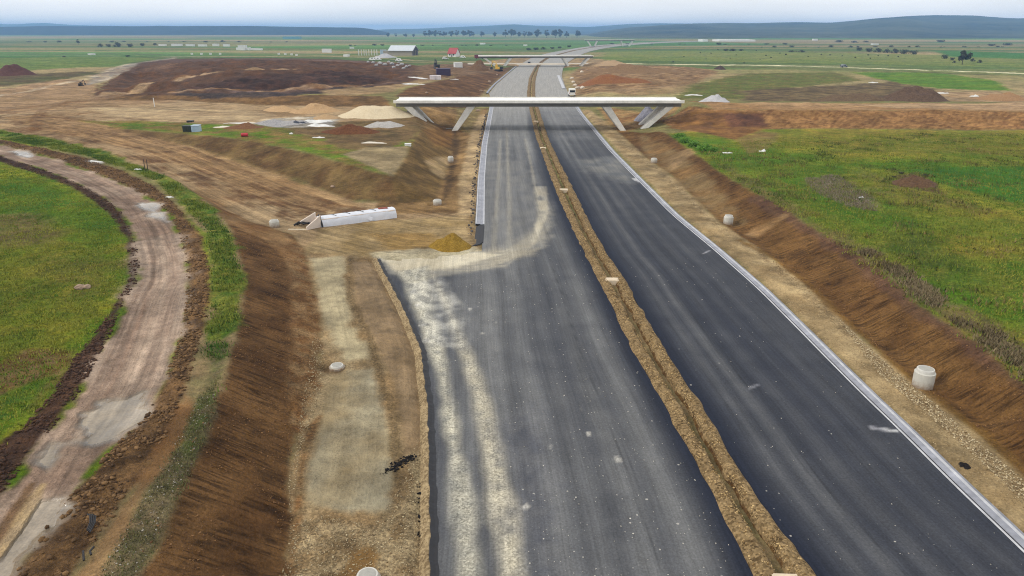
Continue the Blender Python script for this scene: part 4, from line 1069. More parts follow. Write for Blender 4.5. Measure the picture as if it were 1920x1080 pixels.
sweep('kerb', ys, E_L(ys, 2), [(.12, .01), (.05, .05), (-.05, .05), (-.08, .02), (-.38, .0), (-.42, .06), (-.85, .06), (-.88, .12), (-1.0, .12), (-1.05, -.1), (-1.8, -.3)][::-1],
      [M_CONC, M_CONC2], 0, [0, 0, 1, 1, 0, 1, 0, 0, 1, 1])
ys = np.linspace(Y_GAP1 - .3, U(897, 423)[1], 14)
sweep('kerb', ys, E_L(ys, 2), [(.10, .01), (.04, .1), (-.12, .1), (-.2, .04), (-.45, .03), (-.6, .0), (-1.2, -.3)][::-1], [M_TAR, M_CONC], 0, [0, 0, 0, 0, 0, 0])
for px_pts in ([(1056, 167), (1046, 142)],):
    a, b_ = U(*px_pts[0]), U(*px_pts[1])
    ys = np.linspace(a[1], b_[1], 8); xs = np.interp(ys, [a[1], b_[1]], [a[0], b_[0]])
    sweep('kerb', ys, xs, [(-.4, -.05), (-.4, .25), (.9, .25), (.9, -.05)], [M_CONC2], 0, [0, 0, 0])
ys = np.linspace(U(907, 175)[1], U(969, 124)[1], 60)
sweep('kerb', ys, E_L(ys, 2), [(-1.5, -.1), (-1.4, .12), (-.9, .12), (-.6, -.05)], [M_CONC], 0, [0, 0, 0])

# ------------------------------------------------------------------ hills and far woods, all built at their distance
def ridge(name, prof_, dist, depth, mat, seed, rough=.06):
    xs = np.array([p[0] for p in prof_], float); ysp = np.array([p[1] for p in prof_], float)
    na, nd = 260, 36
    px = np.linspace(xs[0], xs[-1], na); py = np.interp(px, xs, ysp)
    k = np.ones(9) / 9
    py = np.convolve(np.pad(py, 4, mode='edge'), k, 'valid')
    py = py + 3.0 * (fbm(px, px * 0 + seed, 90.0, 4, seed + 60) - .5)
    ang = np.arctan((px - CX) / F_PX / (CP - (60 - CY) / F_PX * SP))
    v = (py - CY) / F_PX
    el = (-SP - v * CP) / (CP - v * SP)
    top = np.maximum(CAM_H + el * dist, 2)
    td = np.linspace(0, 1, nd)
    shape = smooth(np.clip(td / .55, 0, 1)) * (1 - .6 * smooth((td - .6) / .4))
    R = dist - depth * .55 + depth * td
    Xh = np.tan(ang)[:, None] * R[None]; Yh = np.repeat(R[None], na, 0)
    nn = fbm(Xh, Yh, depth * .35, 4, seed)
    sp = fbm(ang[:, None] * 3000 + td * 300, td[None] * 900 + ang[:, None] * 0, 240, 3, seed + 5)
    Zh = top[:, None] * shape[None] * (1 + (nn - .5) * rough * 6 * (1 - shape[None])) - 6 + 6 * shape[None] + (sp - .5) * rough * 4 * top[:, None] * shape[None] * (1 - shape[None] ** 4)
    Zh[:, 0] = -8
    return tag(grid_mesh(name, Xh, Yh, Zh, mat), kind='structure')


def forest_mat(name, ca, cb, sc):
    m = bpy.data.materials.new(name); n, l, b = nodes(m)
    tc = n.new('ShaderNodeTexCoord').outputs['Object']
    a = noise_n(n, l, sc, 5, tc, .6); c = noise_n(n, l, sc * 9, 4, tc, .7)
    f = mapr(n, l, math_n(n, l, 'ADD', math_n(n, l, 'MULTIPLY', a, .65), math_n(n, l, 'MULTIPLY', c, .35)), .35, .65, 0, 1)
    l.new(mixc(n, l, f, tuple(ca), tuple(cb)), b.inputs['Base Color']); b.inputs['Roughness'].default_value = 1
    b.inputs['Specular IOR Level'].default_value = .1
    bp = n.new('ShaderNodeBump'); bp.inputs['Strength'].default_value = 1; bp.inputs['Distance'].default_value = 25
    l.new(c, bp.inputs['Height']); l.new(bp.outputs[0], b.inputs['Normal'])
    return m


M_HILL = forest_mat('hill_forest', srgb(24, 34, 28), srgb(92, 94, 68), .0022)
M_WOOD = forest_mat('plateau_forest', srgb(30, 36, 34), srgb(46, 50, 42), .003)
ridge('hills', [(1080, 66), (1180, 52), (1260, 45), (1340, 43), (1420, 43), (1500, 41), (1560, 42), (1610, 38), (1690, 32), (1760, 29), (1820, 29), (1880, 34), (1960, 34), (2100, 40), (2300, 52)], 4600, 5000, M_HILL, 3, .16)
ridge('hills', [(560, 60), (700, 55), (800, 53), (880, 49), (950, 46), (1020, 49), (1100, 51), (1160, 46), (1230, 43), (1320, 45), (1450, 48), (1600, 52)], 7600, 5200, M_HILL, 9)
ridge('hills', [(-500, 46), (-200, 46), (-60, 42), (30, 45), (80, 43), (160, 47), (300, 50)], 8800, 2500, M_HILL, 19)
ridge('hills', [(-600, 50), (-300, 50), (0, 50), (150, 49), (320, 48), (480, 49), (600, 51), (680, 52), (702, 55), (725, 62)], 4300, 900, M_WOOD, 29, .03)
# the plain runs on behind
pl = MB(); pl.v = [(-17000, 8600, -3), (17000, 8600, -3), (17000, 13500, -3), (-17000, 13500, -3)]; pl.f = [(0, 1, 2, 3)]
tag(pl.build('far_plain', plain('far_field', srgb(86, 98, 58), 1, .2, .002)), kind='structure')

# ------------------------------------------------------------------ overpasses
M_BR = plain('bridge_concrete', srgb(216, 214, 206), .8, .2, .5, bump=.05)
M_BRT = plain('bridge_deck_top', srgb(238, 238, 232), .8, .08, .25)
M_BRD = plain('bridge_girder', srgb(120, 118, 112), .85, .12, .4)


def overpass(label, loc, length, rz, legs, deck_z=7.0, wid=9.6, cutback=0.0):
    t = thing('overpass_bridge', label, 'bridge', loc, rz, 'overpasses across the unfinished motorway')
    L = length / 2; w = wid / 2; z = deck_z
    MB().box(-L, L, -w, w, z - .32, z).build('deck_slab', M_BRT, t, bevel=.04)
    for s_ in (-1, 1):
        b = MB().prism([(s_ * (w + .12), z - .40), (s_ * (w + .12), z + .22), (s_ * (w - .12), z + .26), (s_ * (w - .42), z + .16), (s_ * (w - .42), z + .005), (s_ * (w + .003), z + .003), (s_ * (w + .003), z - .40)][::s_], -L - .05, L + .05)
        b.build('edge_beam', M_BR, t)
        MB().box(-L + .2, L - .2, s_ * (w - 2.3) - .55, s_ * (w - 2.3) + .55, z - 1.4, z - .325).build('girder', M_BRD, t, bevel=.04)
    for (xb, xt) in legs:
        sgn = 1 if xt > xb else -1
        for yy in (-2.6, 2.6):
            d = 1.0
            p = [(xb - .7, yy - d, -.6), (xb + .7, yy - d, -.6), (xb + .7, yy + d, -.6), (xb - .7, yy + d, -.6),
                 (xt - 1.0, yy - d, z - 1.38), (xt + 1.0, yy - d, z - 1.38), (xt + 1.0, yy + d, z - 1.38), (xt - 1.0, yy + d, z - 1.38)]
            MB().hexa(p).build('leg', M_BR, t, bevel=.06)
    for c in sorted({round((legs[0][0] + legs[1][0]) / 2, 3), round((legs[2][0] + legs[3][0]) / 2, 3)}):
        MB().box(c - 2.6, c + 2.6, -4.2, 4.2, -1.4, -.1).build('footing', M_BRD, t, bevel=.05)
    return t


def zc(y, z=0): return y * CP + (CAM_H - z) * SP


YB1 = 180.0
m1 = zc(YB1 - 4.8, 7) / F_PX
xl, xr = (738 - CX) * m1, (1283 - CX) * m1
xc = (xl + xr) / 2
mb_ = zc(YB1 - 3) / F_PX
lg = [((815 - CX) * mb_ - xc, (763 - CX) * m1 - xc), ((850 - CX) * mb_ - xc, (882 - CX) * m1 - xc), ((1171 - CX) * mb_ - xc, (1139 - CX) * m1 - xc), ((1199 - CX) * mb_ - xc, (1259 - CX) * m1 - xc)]
overpass('white concrete overpass nearest the grass field, its V legs standing beside the cuttings', (xc, YB1, 0), xr - xl, 0, lg)
YB2 = 505.0
m2 = zc(YB2, 7) / F_PX
a_, b_ = (897 - CX) * m2, (1112 - CX) * m2
xc2 = (a_ + b_) / 2
overpass('second concrete overpass, with the pale local road crossing right under it', (xc2, YB2, 0), b_ - a_, math.radians(4),
         [((932 - CX) * m2 - xc2, (908 - CX) * m2 - xc2), ((944 - CX) * m2 - xc2, (957 - CX) * m2 - xc2), ((1067 - CX) * m2 - xc2, (1056 - CX) * m2 - xc2), ((1088 - CX) * m2 - xc2, (1104 - CX) * m2 - xc2)])
YB3 = 1140.0
m3 = zc(YB3, 7) / F_PX
a_, b_ = (1096 - CX) * m3, (1190 - CX) * m3
xc3 = (a_ + b_) / 2
overpass('farthest small overpass where the motorway bends towards the blue hills', (xc3, YB3, 1.0), b_ - a_, math.radians(3),
         [((1108 - CX) * m3 - xc3, (1101 - CX) * m3 - xc3), ((1115 - CX) * m3 - xc3, (1119 - CX) * m3 - xc3), ((1168 - CX) * m3 - xc3, (1164 - CX) * m3 - xc3), ((1180 - CX) * m3 - xc3, (1186 - CX) * m3 - xc3)], deck_z=8.5)
# low local road still crossing the motorway bed under the second overpass
lr = MB().prism([(-4.2, -.3), (-3.2, .9), (3.2, .9), (4.2, -.3)], -46, 40)
lro = lr.build('local_road', plain('pale_road', srgb(186, 176, 158), .9, .15, .1))
lro.location = ((1000 - CX) * m2, 533, 0); lro.rotation_euler = (0, 0, -.03); tag(lro, kind='structure')

# ------------------------------------------------------------------ concrete manhole shafts
M_RING = plain('ring_concrete', srgb(190, 188, 178), .8, .12, 1.6, bump=.05)
_n, _l = M_RING.node_tree.nodes, M_RING.node_tree.links
_b = next(x for x in _n if x.type == 'BSDF_PRINCIPLED'); _src = _b.inputs['Base Color'].links[0].from_socket
_tc = _n.new('ShaderNodeTexCoord').outputs['Object']; _sx = _n.new('ShaderNodeSeparateXYZ'); _l.new(_tc, _sx.inputs[0])
_hh = math_n(_n, _l, 'ADD', _sx.outputs[2], math_n(_n, _l, 'MULTIPLY', noise_n(_n, _l, 5.0, 5, _tc, .7), -.9))
_l.new(mixc(_n, _l, mapr(_n, _l, _hh, -.45, .1, .85, 0), _src, tuple(srgb(120, 92, 60))), _b.inputs['Base Color'])      # splashed mud
M_RING2 = plain('ring_top_concrete', srgb(196, 194, 186), .8, .16, 3)
M_LID = plain('lid_concrete', srgb(158, 156, 148), .85, .2, 4)  # darker than the rings: shading inside the rim put into the lid colour
M_PIT = plain('damp_pit_soil', srgb(84, 60, 38), .95, .25, 3)
MANH = [(1729, 724, .66, 1.35, 'tall white concrete manhole shaft beside the brown right-hand slope, a hole dug behind it'),
        (1365, 420, .60, 1.15, 'white concrete manhole shaft between the lighter tracks up the brown slope and the gutter'),
        (1226, 305, .60, .85, 'pale manhole shaft at the slope foot just before the overpass legs and green bush'),
        (632, 690, .56, .26, 'low round manhole lid ring set in the pale silt of the shoulder'),
        (515, 425, .60, .85, 'pale manhole shaft beside the open end of the wrapped culvert'),
        (820, 384, .60, .75, 'white manhole shaft in the dirt at the foot of the excavated corner'),
        (845, 304, .55, 1.1, 'grey manhole shaft standing in the narrow ditch near the overpass'),
        (690, 1092, .58, .45, 'bright white manhole top in coarse gravel beside the ochre wet patch')]
for px, py, r, h, lab in MANH:
    x, y, z = at(px, py)
    t = thing('manhole_shaft', lab, 'manhole', (x, y, z), random.uniform(0, 3), 'concrete manhole shafts along the motorway')
    MB().lathe([(r, -.6), (r, h * .80 if h > .5 else h * .45), (r - .03, h * .80 + .02 if h > .5 else h * .5)], 32).build('shaft_ring', M_RING, t, True)
    h0 = h * .80 + .02 if h > .5 else h * .5
    nk = MB().lathe([(r - .03, h0 - .05), (r - .10, h0), (r - .10, h - .05), (r - .13, h)], 32).build('neck_ring', M_RING2, t, True)
    MB().lathe([(r - .20, h - .02), (r - .20, h + .015), (r - .24, h + .02), (.05, h + .02)], 28).build('lid', M_LID, nk, True)

# gully inlets in the median
M_INL = plain('inlet_concrete', srgb(206, 190, 164), .85, .12, 2)
for i, (px, py, lab) in enumerate([(1147, 528, 'pale square gully box across the median trench, beside a chalky mark on the asphalt'), (1057, 358, 'flat gully slab across the median trench opposite the sand pile end of the gutter'),
                                   (1018, 279, 'small gully slab in the median trench halfway between sand pile and overpass'), (1005, 229, 'small gully slab in the median trench in the overpass shadow'),
                                   (1472, 1098, 'gully slab closing the end of the gravel median strip')]):
    x, y = U(px, py, 0); w = .62
    t = thing('drain_inlet', lab, 'drain', (x, y, -.1), -.04, 'drain inlets in the median')
    b = MB()
    b.box(-w, w, -.45, -.33, -.2, .36); b.box(-w, w, .33, .45, -.2, .36); b.box(-w, -w + .12, -.33, .33, -.2, .36); b.box(w - .12, w, -.33, .33, -.2, .36)
    b.build('wall_frame', M_INL, t)
    MB().box(-w + .1, w - .1, -.36, .36, .30, .40).build('cover_slab', M_INL, t, bevel=.02)

# ------------------------------------------------------------------ culvert wrapped in white fabric
M_FAB = plain('white_geotextile', srgb(206, 209, 216), .9, .10, 1.2, bump=.35, bscale=3.0)
M_PINK = plain('wing_wall_concrete', srgb(214, 200, 186), .85, .12, 1.0)
M_BLACK = plain('black_plastic', srgb(24, 22, 24), .6, .3, 3)
M_RUST = plain('rust_red', srgb(140, 70, 52), .8, .2, 3)
p0 = Vector((*U(597, 424, .1), 0)); p1 = Vector((*U(738, 405, .1), 0))
dv = (p1 - p0); L = dv.length; rz = math.atan2(dv.y, dv.x)
t = thing('box_culvert', 'long box culvert wrapped in white fabric lying beside the dirt crossing', 'culvert', (p0.x, p0.y, hz(p0.x, p0.y)), rz)
nu, nvv = 60, 22
uu = np.linspace(0, L, nu); prf = []
for k in range(nvv):
    a = math.pi * k / (nvv - 1)
    c, s_ = math.cos(a), math.sin(a)
    ex = lambda q: math.copysign(abs(q) ** .45, q)
    prf.append((-1.05 * ex(c), 1.15 * ex(s_)))
PX = np.repeat(uu[:, None], nvv, 1); PY = np.array([p[0] for p in prf])[None] * np.ones((nu, 1)); PZ = np.array([p[1] for p in prf])[None] * np.ones((nu, 1))
wr = fbm(PX * 1.2, PY + PZ * 2, .8, 3, 33) - .5
PY = PY * (1 + .10 * wr); PZ = PZ * (1 + .12 * wr) - .12
PY = PY * (1.15 - .2 * smooth(PZ)) 
fab = grid_mesh('fabric_wrap', PX, PY, PZ, M_FAB); fab.parent = t
MB().box(-.02, L - .05, -.9, .9, -.3, .9).build('concrete_box', M_PINK, t)
for fx in (.22, .40, .58, .74):
    b = MB(); b.tube([(L * fx, -.55, 1.07), (L * fx - .25, .1, 1.12), (L * fx - .45, .75, 1.05)], .035, 6); b.build('strap', M_BLACK, t)
for s_ in (-1, 1):
    MB().hexa([(-1.9, s_ * 1.5 - .1, -.4), (.05, s_ * 1.0 - .1, -.4), (.05, s_ * 1.0 + .1, -.4), (-1.9, s_ * 1.5 + .1, -.4),
               (-1.9, s_ * 1.5 - .1, .35), (.05, s_ * 1.0 - .1, 1.45), (.05, s_ * 1.0 + .1, 1.45), (-1.9, s_ * 1.5 + .1, .35)]).build('wing_wall', M_PINK, t, bevel=.02)
MB().tube([(.15, -1.3, .05), (.12, -1.05, .6), (.10, -.7, 1.22), (.08, -.2, 1.3)], .12, 8).build('sealing_strip', M_BLACK, t)
b = MB(); b.v = [(L * .62, -1.05, .55), (L * .62 + .5, -1.25, .35), (L * .62 + .7, -1.3, .02), (L * .62 + .15, -1.35, .0), (L * .62 - .2, -1.2, .25)]; b.v += [(x, y + .05, z + .03) for x, y, z in b.v]
b.f = [(0, 1, 2, 3, 4), (9, 8, 7, 6, 5)] + [(i, (i + 1) % 5, 5 + (i + 1) % 5, 5 + i) for i in range(5)]; b.build('loose_flap', M_FAB, t)
MB().box(L * .80, L * .92, -.2, .25, 1.0, 1.16).build('red_rag', M_RUST, t, bevel=.03)
x, y, z = at(551, 424)
MB_p = MB(); MB_p.tube([(0, 0, .1), (.6, .3, .45), (1.2, .1, .25), (1.8, .5, .3), (2.2, .2, .05)], .12, 8); MB_p.tube([(.2, .5, .05), (.9, .6, .35), (1.7, .9, .1)], .10, 8)
o = MB_p.build('drain_hose', M_BLACK); o.location = (x, y, z); tag(o, 'coiled black hose on the mud at the open end of the wrapped culvert', 'hose')
x, y, z = at(558, 431)
o = MB().box(-1.1, 1.1, -.12, .12, 0, .10).build('timber_plank', plain('pale_timber', srgb(206, 194, 170), .8, .1, 2), bevel=.01); o.location = (x, y, z); tag(o, 'pale plank lying in front of the black hose', 'plank')

# ------------------------------------------------------------------ heaps of material
def heap(label, cpx, cpy, wpx, h, ca, cb, depth=None, flat=0.0, cat='heap', name='material_heap', gs=6.0, rough=.12, group=None, seed=1, sharp=1.0, rz=0.0):
    x, y = G(cpx, cpy)
    m = zc(y, hz(x, y)) / F_PX
    rx = wpx * m / 2; rd = depth or rx * .8
    nr_, na_ = 26, 56
    rr = np.linspace(0, 1.12, nr_)[:, None] * np.ones((1, na_ + 1)); aa = np.linspace(0, 2 * math.pi, na_ + 1)[None] * np.ones((nr_, 1))
    aa[:, -1] = 0
    lob = 1 + .30 * (fbm(np.cos(aa) * 1.3 + seed * 7, np.sin(aa) * 1.3, 1.0, 2, seed) - .5)
    lx = np.cos(aa) * rr * rx * lob; ly = np.sin(aa) * rr * rd * lob
    cr_, sr_ = math.cos(rz), math.sin(rz)
    lx, ly = lx * cr_ - ly * sr_, lx * sr_ + ly * cr_
    hh = np.clip((1 - rr) / (1 - flat), 0, 1) ** sharp
    rough = rough * 1.5 + .05
    hh = hh * (1 + rough * 3 * (fbm(lx + seed * 31, ly, max(rx, rd) * .45, 3, seed + 2) - .5)) + rough * .35 * (fbm(lx, ly, max(rx, rd) * .08, 2, seed + 3) - .5) * np.clip(hh * 4, 0, 1)
    base = ghk(x + lx, y + ly) - hz(x, y)
    lz = base + h * hh - .12 * np.clip((rr - .98) / .1, 0, 1) - .02
    key = ('heap', tuple(np.round(ca, 3)), tuple(np.round(cb, 3)), gs)
    if key not in MATS: MATS[key] = gravel_mat('heap_material', ca, cb, gs)
    o = grid_mesh(name, lx, ly, lz, MATS[key])
    o.location = (x, y, hz(x, y))
    return tag(o, label, cat, group)


heap('ochre yellow sand pile beside the end of the grey gutter', 846, 462, 82, 1.6, srgb(112, 86, 30), srgb(158, 128, 54), 2.2, .12, 'sand pile', 'sand_pile', 10, .10, seed=4)
GH = 'tan sand heaps on the left terrace'
heap('pointed tan sand heap nearest the brown bank end', 527, 208, 62, 1.2, srgb(170, 138, 100), srgb(196, 164, 124), 4, .25, 'sand pile', 'sand_pile', 8, .12, GH, 5)
heap('double-topped tan sand heap next to the large cream pile', 590, 209, 90, 1.6, srgb(168, 136, 98), srgb(192, 160, 120), 4, .3, 'sand pile', 'sand_pile', 8, .2, GH, 6)
heap('low tan sand mound behind the white plastic sheets', 612, 222, 50, .9, srgb(162, 134, 98), srgb(186, 156, 118), 3.5, .1, 'sand pile', 'sand_pile', 8, .12, GH, 7)
heap('large flat-topped cream gravel pile beside the overpass end', 705, 217, 150, 2.0, srgb(196, 178, 146), srgb(216, 202, 172), 7, .45, 'gravel pile', 'gravel_pile', 8, .06, None, 8)
heap('grey chipping pile spread before the cream pile', 722, 236, 74, .9, srgb(150, 146, 140), srgb(186, 182, 176), 3, .3, 'gravel pile', 'gravel_pile', 8, .1, None, 9)
heap('blue-grey rubble spread beside the white plastic sheets', 530, 231, 110, .5, srgb(130, 130, 132), srgb(172, 168, 164), 4, .4, 'gravel pile', 'gravel_pile', 7, .2, None, 10)
heap('dark rust-brown soil heap in front of the grey chippings', 655, 246, 110, 1.1, srgb(82, 50, 32), srgb(112, 74, 46), 4, .15, 'soil heap', 'soil_heap', 5, .25, None, 11)
heap('low red-brown soil ridge behind the red drum', 460, 239, 80, .8, srgb(104, 72, 50), srgb(124, 90, 62), 3, .2, 'soil heap', 'soil_heap', 5, .25, None, 12)
heap('black gravel heap against the outer leg of the overpass', 770, 212, 22, 1.0, srgb(70, 68, 74), srgb(104, 102, 106), 2, .1, 'gravel pile', 'gravel_pile', 7, .1, None, 13)
heap('pale grey gravel pile by the overpass end on the approach bank', 1340, 191, 62, 1.8, srgb(160, 158, 160), srgb(196, 194, 194), 4, .15, 'gravel pile', 'gravel_pile', 7, .2, None, 14)
heap('blue-grey stone pile seen between the right-hand bridge legs', 1212, 222, 46, 2.6, srgb(112, 112, 124), srgb(152, 152, 160), 5, .2, 'stone pile', 'stone_pile', 5, .2, None, 15)
heap('tall dark earth stockpile above the tan approach road', 1712, 189, 120, 4.6, srgb(70, 54, 44), srgb(104, 84, 66), 10, .12, 'soil heap', 'soil_heap', 4, .16, None, 16)
heap('long low dark earth ridge joined to the tall stockpile', 1600, 189, 150, 2.2, srgb(84, 66, 52), srgb(112, 94, 70), 7, .3, 'soil heap', 'soil_heap', 4, .2, None, 17)
heap('rounded tan earth mound on the approach road', 1880, 188, 110, 2.0, srgb(138, 104, 72), srgb(160, 128, 92), 7, .2, 'soil heap', 'soil_heap', 5, .2, None, 18)
heap('maroon soil heap on the green field edge', 22, 141, 84, 4.0, srgb(74, 48, 42), srgb(98, 68, 58), 9, .3, 'soil heap', 'soil_heap', 4, .15, None, 19)
heap('dark brown soil heap behind the yellow excavator', 898, 131, 44, 4.2, srgb(90, 68, 48), srgb(116, 90, 64), 9, .2, 'soil heap', 'soil_heap', 4, .2, None, 20)
heap('broad tan earth bank right of the second overpass', 1140, 122, 84, 3.0, srgb(156, 130, 96), srgb(176, 150, 116), 9, .3, 'soil heap', 'soil_heap', 4, .2, None, 21)
heap('rough brown earth ridge right of the motorway kerb end', 1190, 136, 190, 3.0, srgb(110, 84, 58), srgb(138, 112, 80), 12, .3, 'soil heap', 'soil_heap', 4, .3, None, 22)
heap('reddish earth face behind the pale boulders', 1150, 155, 150, 2.6, srgb(118, 74, 44), srgb(140, 96, 60), 9, .4, 'soil heap', 'soil_heap', 4, .25, None, 23)
heap('small dark mound by the crossing road on the right', 1350, 130, 24, 2.4, srgb(62, 50, 46), srgb(84, 70, 60), 5, .1, 'soil heap', 'soil_heap', 4, .2, None, 24)
heap('brown weedy mound beside the bright green crop', 1715, 345, 84, 1.0, srgb(76, 56, 42), srgb(104, 80, 56), 3.2, .2, 'soil heap', 'soil_heap', 5, .3, None, 25, rz=-.5)
heap('dark tar crumbs dumped on the right shoulder', 1808, 873, 22, .12, srgb(22, 20, 20), srgb(44, 38, 34), .4, .2, 'asphalt crumbs', 'asphalt_heap', 14, .5, None, 26)
heap('grey rubble heap below the barn', 722, 108, 44, 3.0, srgb(150, 150, 154), srgb(184, 182, 182), 9, .2, 'rubble heap', 'rubble_heap', 3, .3, None, 27)

# ------------------------------------------------------------------ loose stones, clods, grass (uncountable)
def attr_mat(name, rough=.95, gain=1.0):
    m = bpy.data.materials.new(name); n, l, b = nodes(m)
    a = attr(n, 'Col'); tc = n.new('ShaderNodeTexCoord').outputs['Object']
    k = mapr(n, l, noise_n(n, l, 6.0, 3, tc), .3, .7, .75, 1.25)
    cmb = n.new('ShaderNodeCombineColor')
    for i in range(3): l.new(k, cmb.inputs[i])
    l.new(mixc(n, l, 1.0, a.outputs['Color'], cmb.outputs[0], 'MULTIPLY'), b.inputs['Base Color']); b.inputs['Roughness'].default_value = rough
    b.inputs['Specular IOR Level'].default_value = .2
    return m


def tri_object(name, co, tri, col, mat, label, cat):
    me = bpy.data.meshes.new(name)
    me.vertices.add(len(co)); me.vertices.foreach_set('co', co.astype(np.float32).ravel())
    me.loops.add(tri.size); me.loops.foreach_set('vertex_index', tri.astype(np.int32).ravel())
    me.polygons.add(len(tri)); me.polygons.foreach_set('loop_start', np.arange(0, tri.size, 3, dtype=np.int32))
    me.update(calc_edges=True)
    c4 = np.ones((len(co), 4), np.float32); c4[:, :3] = col
    me.attributes.new('Col', 'FLOAT_COLOR', 'POINT').data.foreach_set('color', c4.ravel())
    me.materials.append(mat)
    o = bpy.data.objects.new(name, me); COL.objects.link(o)
    return tag(o, label, cat, kind='stuff')


def sample_poly(P, n, bias=None):
    P = np.asarray(P); res = []; cnt = 0
    lo, hi = P.min(0), P.max(0)
    for _ in range(60):
        q = RNG.uniform(lo, hi, (n * 3, 2))
        q = q[poly_sdf(q[:, 0], q[:, 1], P) > 0]
        if bias is not None: q = q[RNG.uniform(0, 1, len(q)) < np.clip(bias / np.maximum(q[:, 1], 1), 0, 1) ** 1.5]
        res.append(q); cnt += len(q)
        if cnt >= n: break
    return np.concatenate(res)[:n]


OCT_V = np.array([(1, 0, 0), (-1, 0, 0), (0, 1, 0), (0, -1, 0), (0, 0, 1), (0, 0, -1), (.6, .6, .55), (-.6, .5, .6), (.5, -.65, .55), (-.6, -.6, .5)], float)
OCT_T = np.array([(0, 6, 8), (0, 2, 6), (6, 2, 4), (2, 7, 4), (2, 1, 7), (7, 1, 9), (7, 9, 4), (9, 3, 8), (1, 3, 9), (9, 8, 4), (8, 6, 4), (8, 3, 0), (2, 0, 5), (1, 2, 5), (3, 1, 5), (0, 3, 5)])


def stones(name, label, cat, pts, smin, smax, cols, mat, zoff=None, sink=.3):
    n = len(pts)
    s_ = smin + (smax - smin) * RNG.uniform(0, 1, n) ** 2.2
    a = RNG.uniform(0, 6.28, n)
    jit = 1 + RNG.uniform(-.35, .35, (n, len(OCT_V), 1))
    v = OCT_V[None] * jit * s_[:, None, None] * np.stack([RNG.uniform(.8, 1.4, n), RNG.uniform(.7, 1.1, n), RNG.uniform(.5, .9, n)], -1)[:, None]
    c, si = np.cos(a)[:, None], np.sin(a)[:, None]
    x = v[..., 0] * c - v[..., 1] * si; y = v[..., 0] * si + v[..., 1] * c
    z0 = ghk(pts[:, 0], pts[:, 1]) if zoff is None else zoff
    co = np.stack([x + pts[:, 0, None], y + pts[:, 1, None], v[..., 2] + (z0 + s_ * sink)[:, None]], -1).reshape(-1, 3)
    tri = (OCT_T[None] + (np.arange(n) * len(OCT_V))[:, None, None]).reshape(-1, 3)
    k = RNG.uniform(0, 1, n)[:, None]
    col = np.asarray(cols[0])[None] * (1 - k) + np.asarray(cols[1])[None] * k
    return tri_object(name, co, tri, np.repeat(col, len(OCT_V), 0), mat, label, cat)


M_ST = attr_mat('loose_stone')
_sl = sample_poly(GP([(545, 1079), (545, 870), (585, 730), (598, 600), (570, 470), (440, 430), (450, 520), (444, 618), (420, 704), (380, 791), (330, 897), (262, 1079)]), 7000)
stones('soil_clods', 'crumbs of brown soil on the rilled slope left of the shoulder', 'clods', _sl[fbm(_sl[:, 0], _sl[:, 1], 1.4, 2, 71) > .5], .012, .06, (srgb(140, 106, 70), srgb(78, 54, 34)), M_ST)
_sr = sample_poly(GP([(1420, 470), (1569, 587), (1712, 712), (1830, 806), (1935, 900), (2050, 830), (1849, 668), (1704, 562), (1547, 445)]), 6000)
stones('soil_clods', 'crumbs of brown soil on the slope behind the tall manhole shaft', 'clods', _sr[fbm(_sr[:, 0], _sr[:, 1], 1.4, 2, 72) > .5], .012, .07, (srgb(146, 110, 70), srgb(84, 58, 36)), M_ST)
_sh = sample_poly(GP([(1430, 545), (1540, 650), (1690, 800), (1800, 905), (1915, 1010), (1960, 985), (1768, 790), (1569, 605), (1440, 490)]), 2500)
stones('loose_gravel', 'fine scattered gravel on the sandy right shoulder', 'gravel', _sh, .01, .045, (srgb(190, 170, 132), srgb(116, 92, 62)), M_ST)
pr = GP(MUD_R + CLOD_R[::-1]); plf = GP(MUD_L + CLOD_L[::-1])
stones('soil_clods', 'brown soil clods heaped along the outer side of the muddy track', 'clods', np.concatenate([(lambda s_: s_[fbm(s_[:, 0], s_[:, 1], 1.5, 2, 67) > .46])(sample_poly(pr, 9000, 45)), sample_poly(pr, 1500)]), .02, .15, (srgb(124, 96, 64), srgb(70, 52, 34)), M_ST, sink=.1)
stones('soil_clods', 'dark soil clods along the grass side of the muddy track', 'clods', np.concatenate([(lambda s_: s_[fbm(s_[:, 0], s_[:, 1], 1.5, 2, 68) > .46])(sample_poly(plf, 7000, 45)), sample_poly(plf, 1500)]), .02, .14, (srgb(84, 60, 44), srgb(50, 36, 28)), M_ST, sink=.1)
GRV = GP([(545, 1079), (545, 985), (600, 965), (700, 985), (760, 900), (800, 760), (806, 840), (815, 1079)])
stones('loose_gravel', 'coarse loose gravel on the left shoulder', 'gravel', np.concatenate([sample_poly(GRV, 5000), sample_poly(GP([(545, 1000), (560, 860), (600, 740), (610, 660), (590, 620), (560, 800), (540, 900)]), 1600)]), .012, .05, (srgb(186, 170, 136), srgb(104, 84, 58)), M_ST)
stones('loose_gravel', 'pale pebbles on the weedy crest above the rilled slope', 'gravel', sample_poly(GP([(180, 1079), (258, 950), (330, 830), (372, 745), (405, 735), (350, 900), (275, 1079)]), 500), .015, .05, (srgb(176, 168, 154), srgb(90, 80, 66)), M_ST)
stones('loose_gravel', 'loose gravel ridge along the right shoulder', 'gravel', sample_poly(GP([(1569, 594), (1655, 675), (1768, 770), (1935, 915), (1960, 985), (1850, 875), (1760, 795), (1650, 705)]), 4000), .02, .07, (srgb(196, 180, 146), srgb(120, 98, 66)), M_ST)
ms = RNG.uniform(0, 1, 9000) ** 1.6 * 110 + 20
mt = np.concatenate([RNG.uniform(.05, .40, 4500), RNG.uniform(.60, .95, 4500)])
mx = E_M1(ms, 2) * (1 - mt) + E_M2(ms, 2) * mt
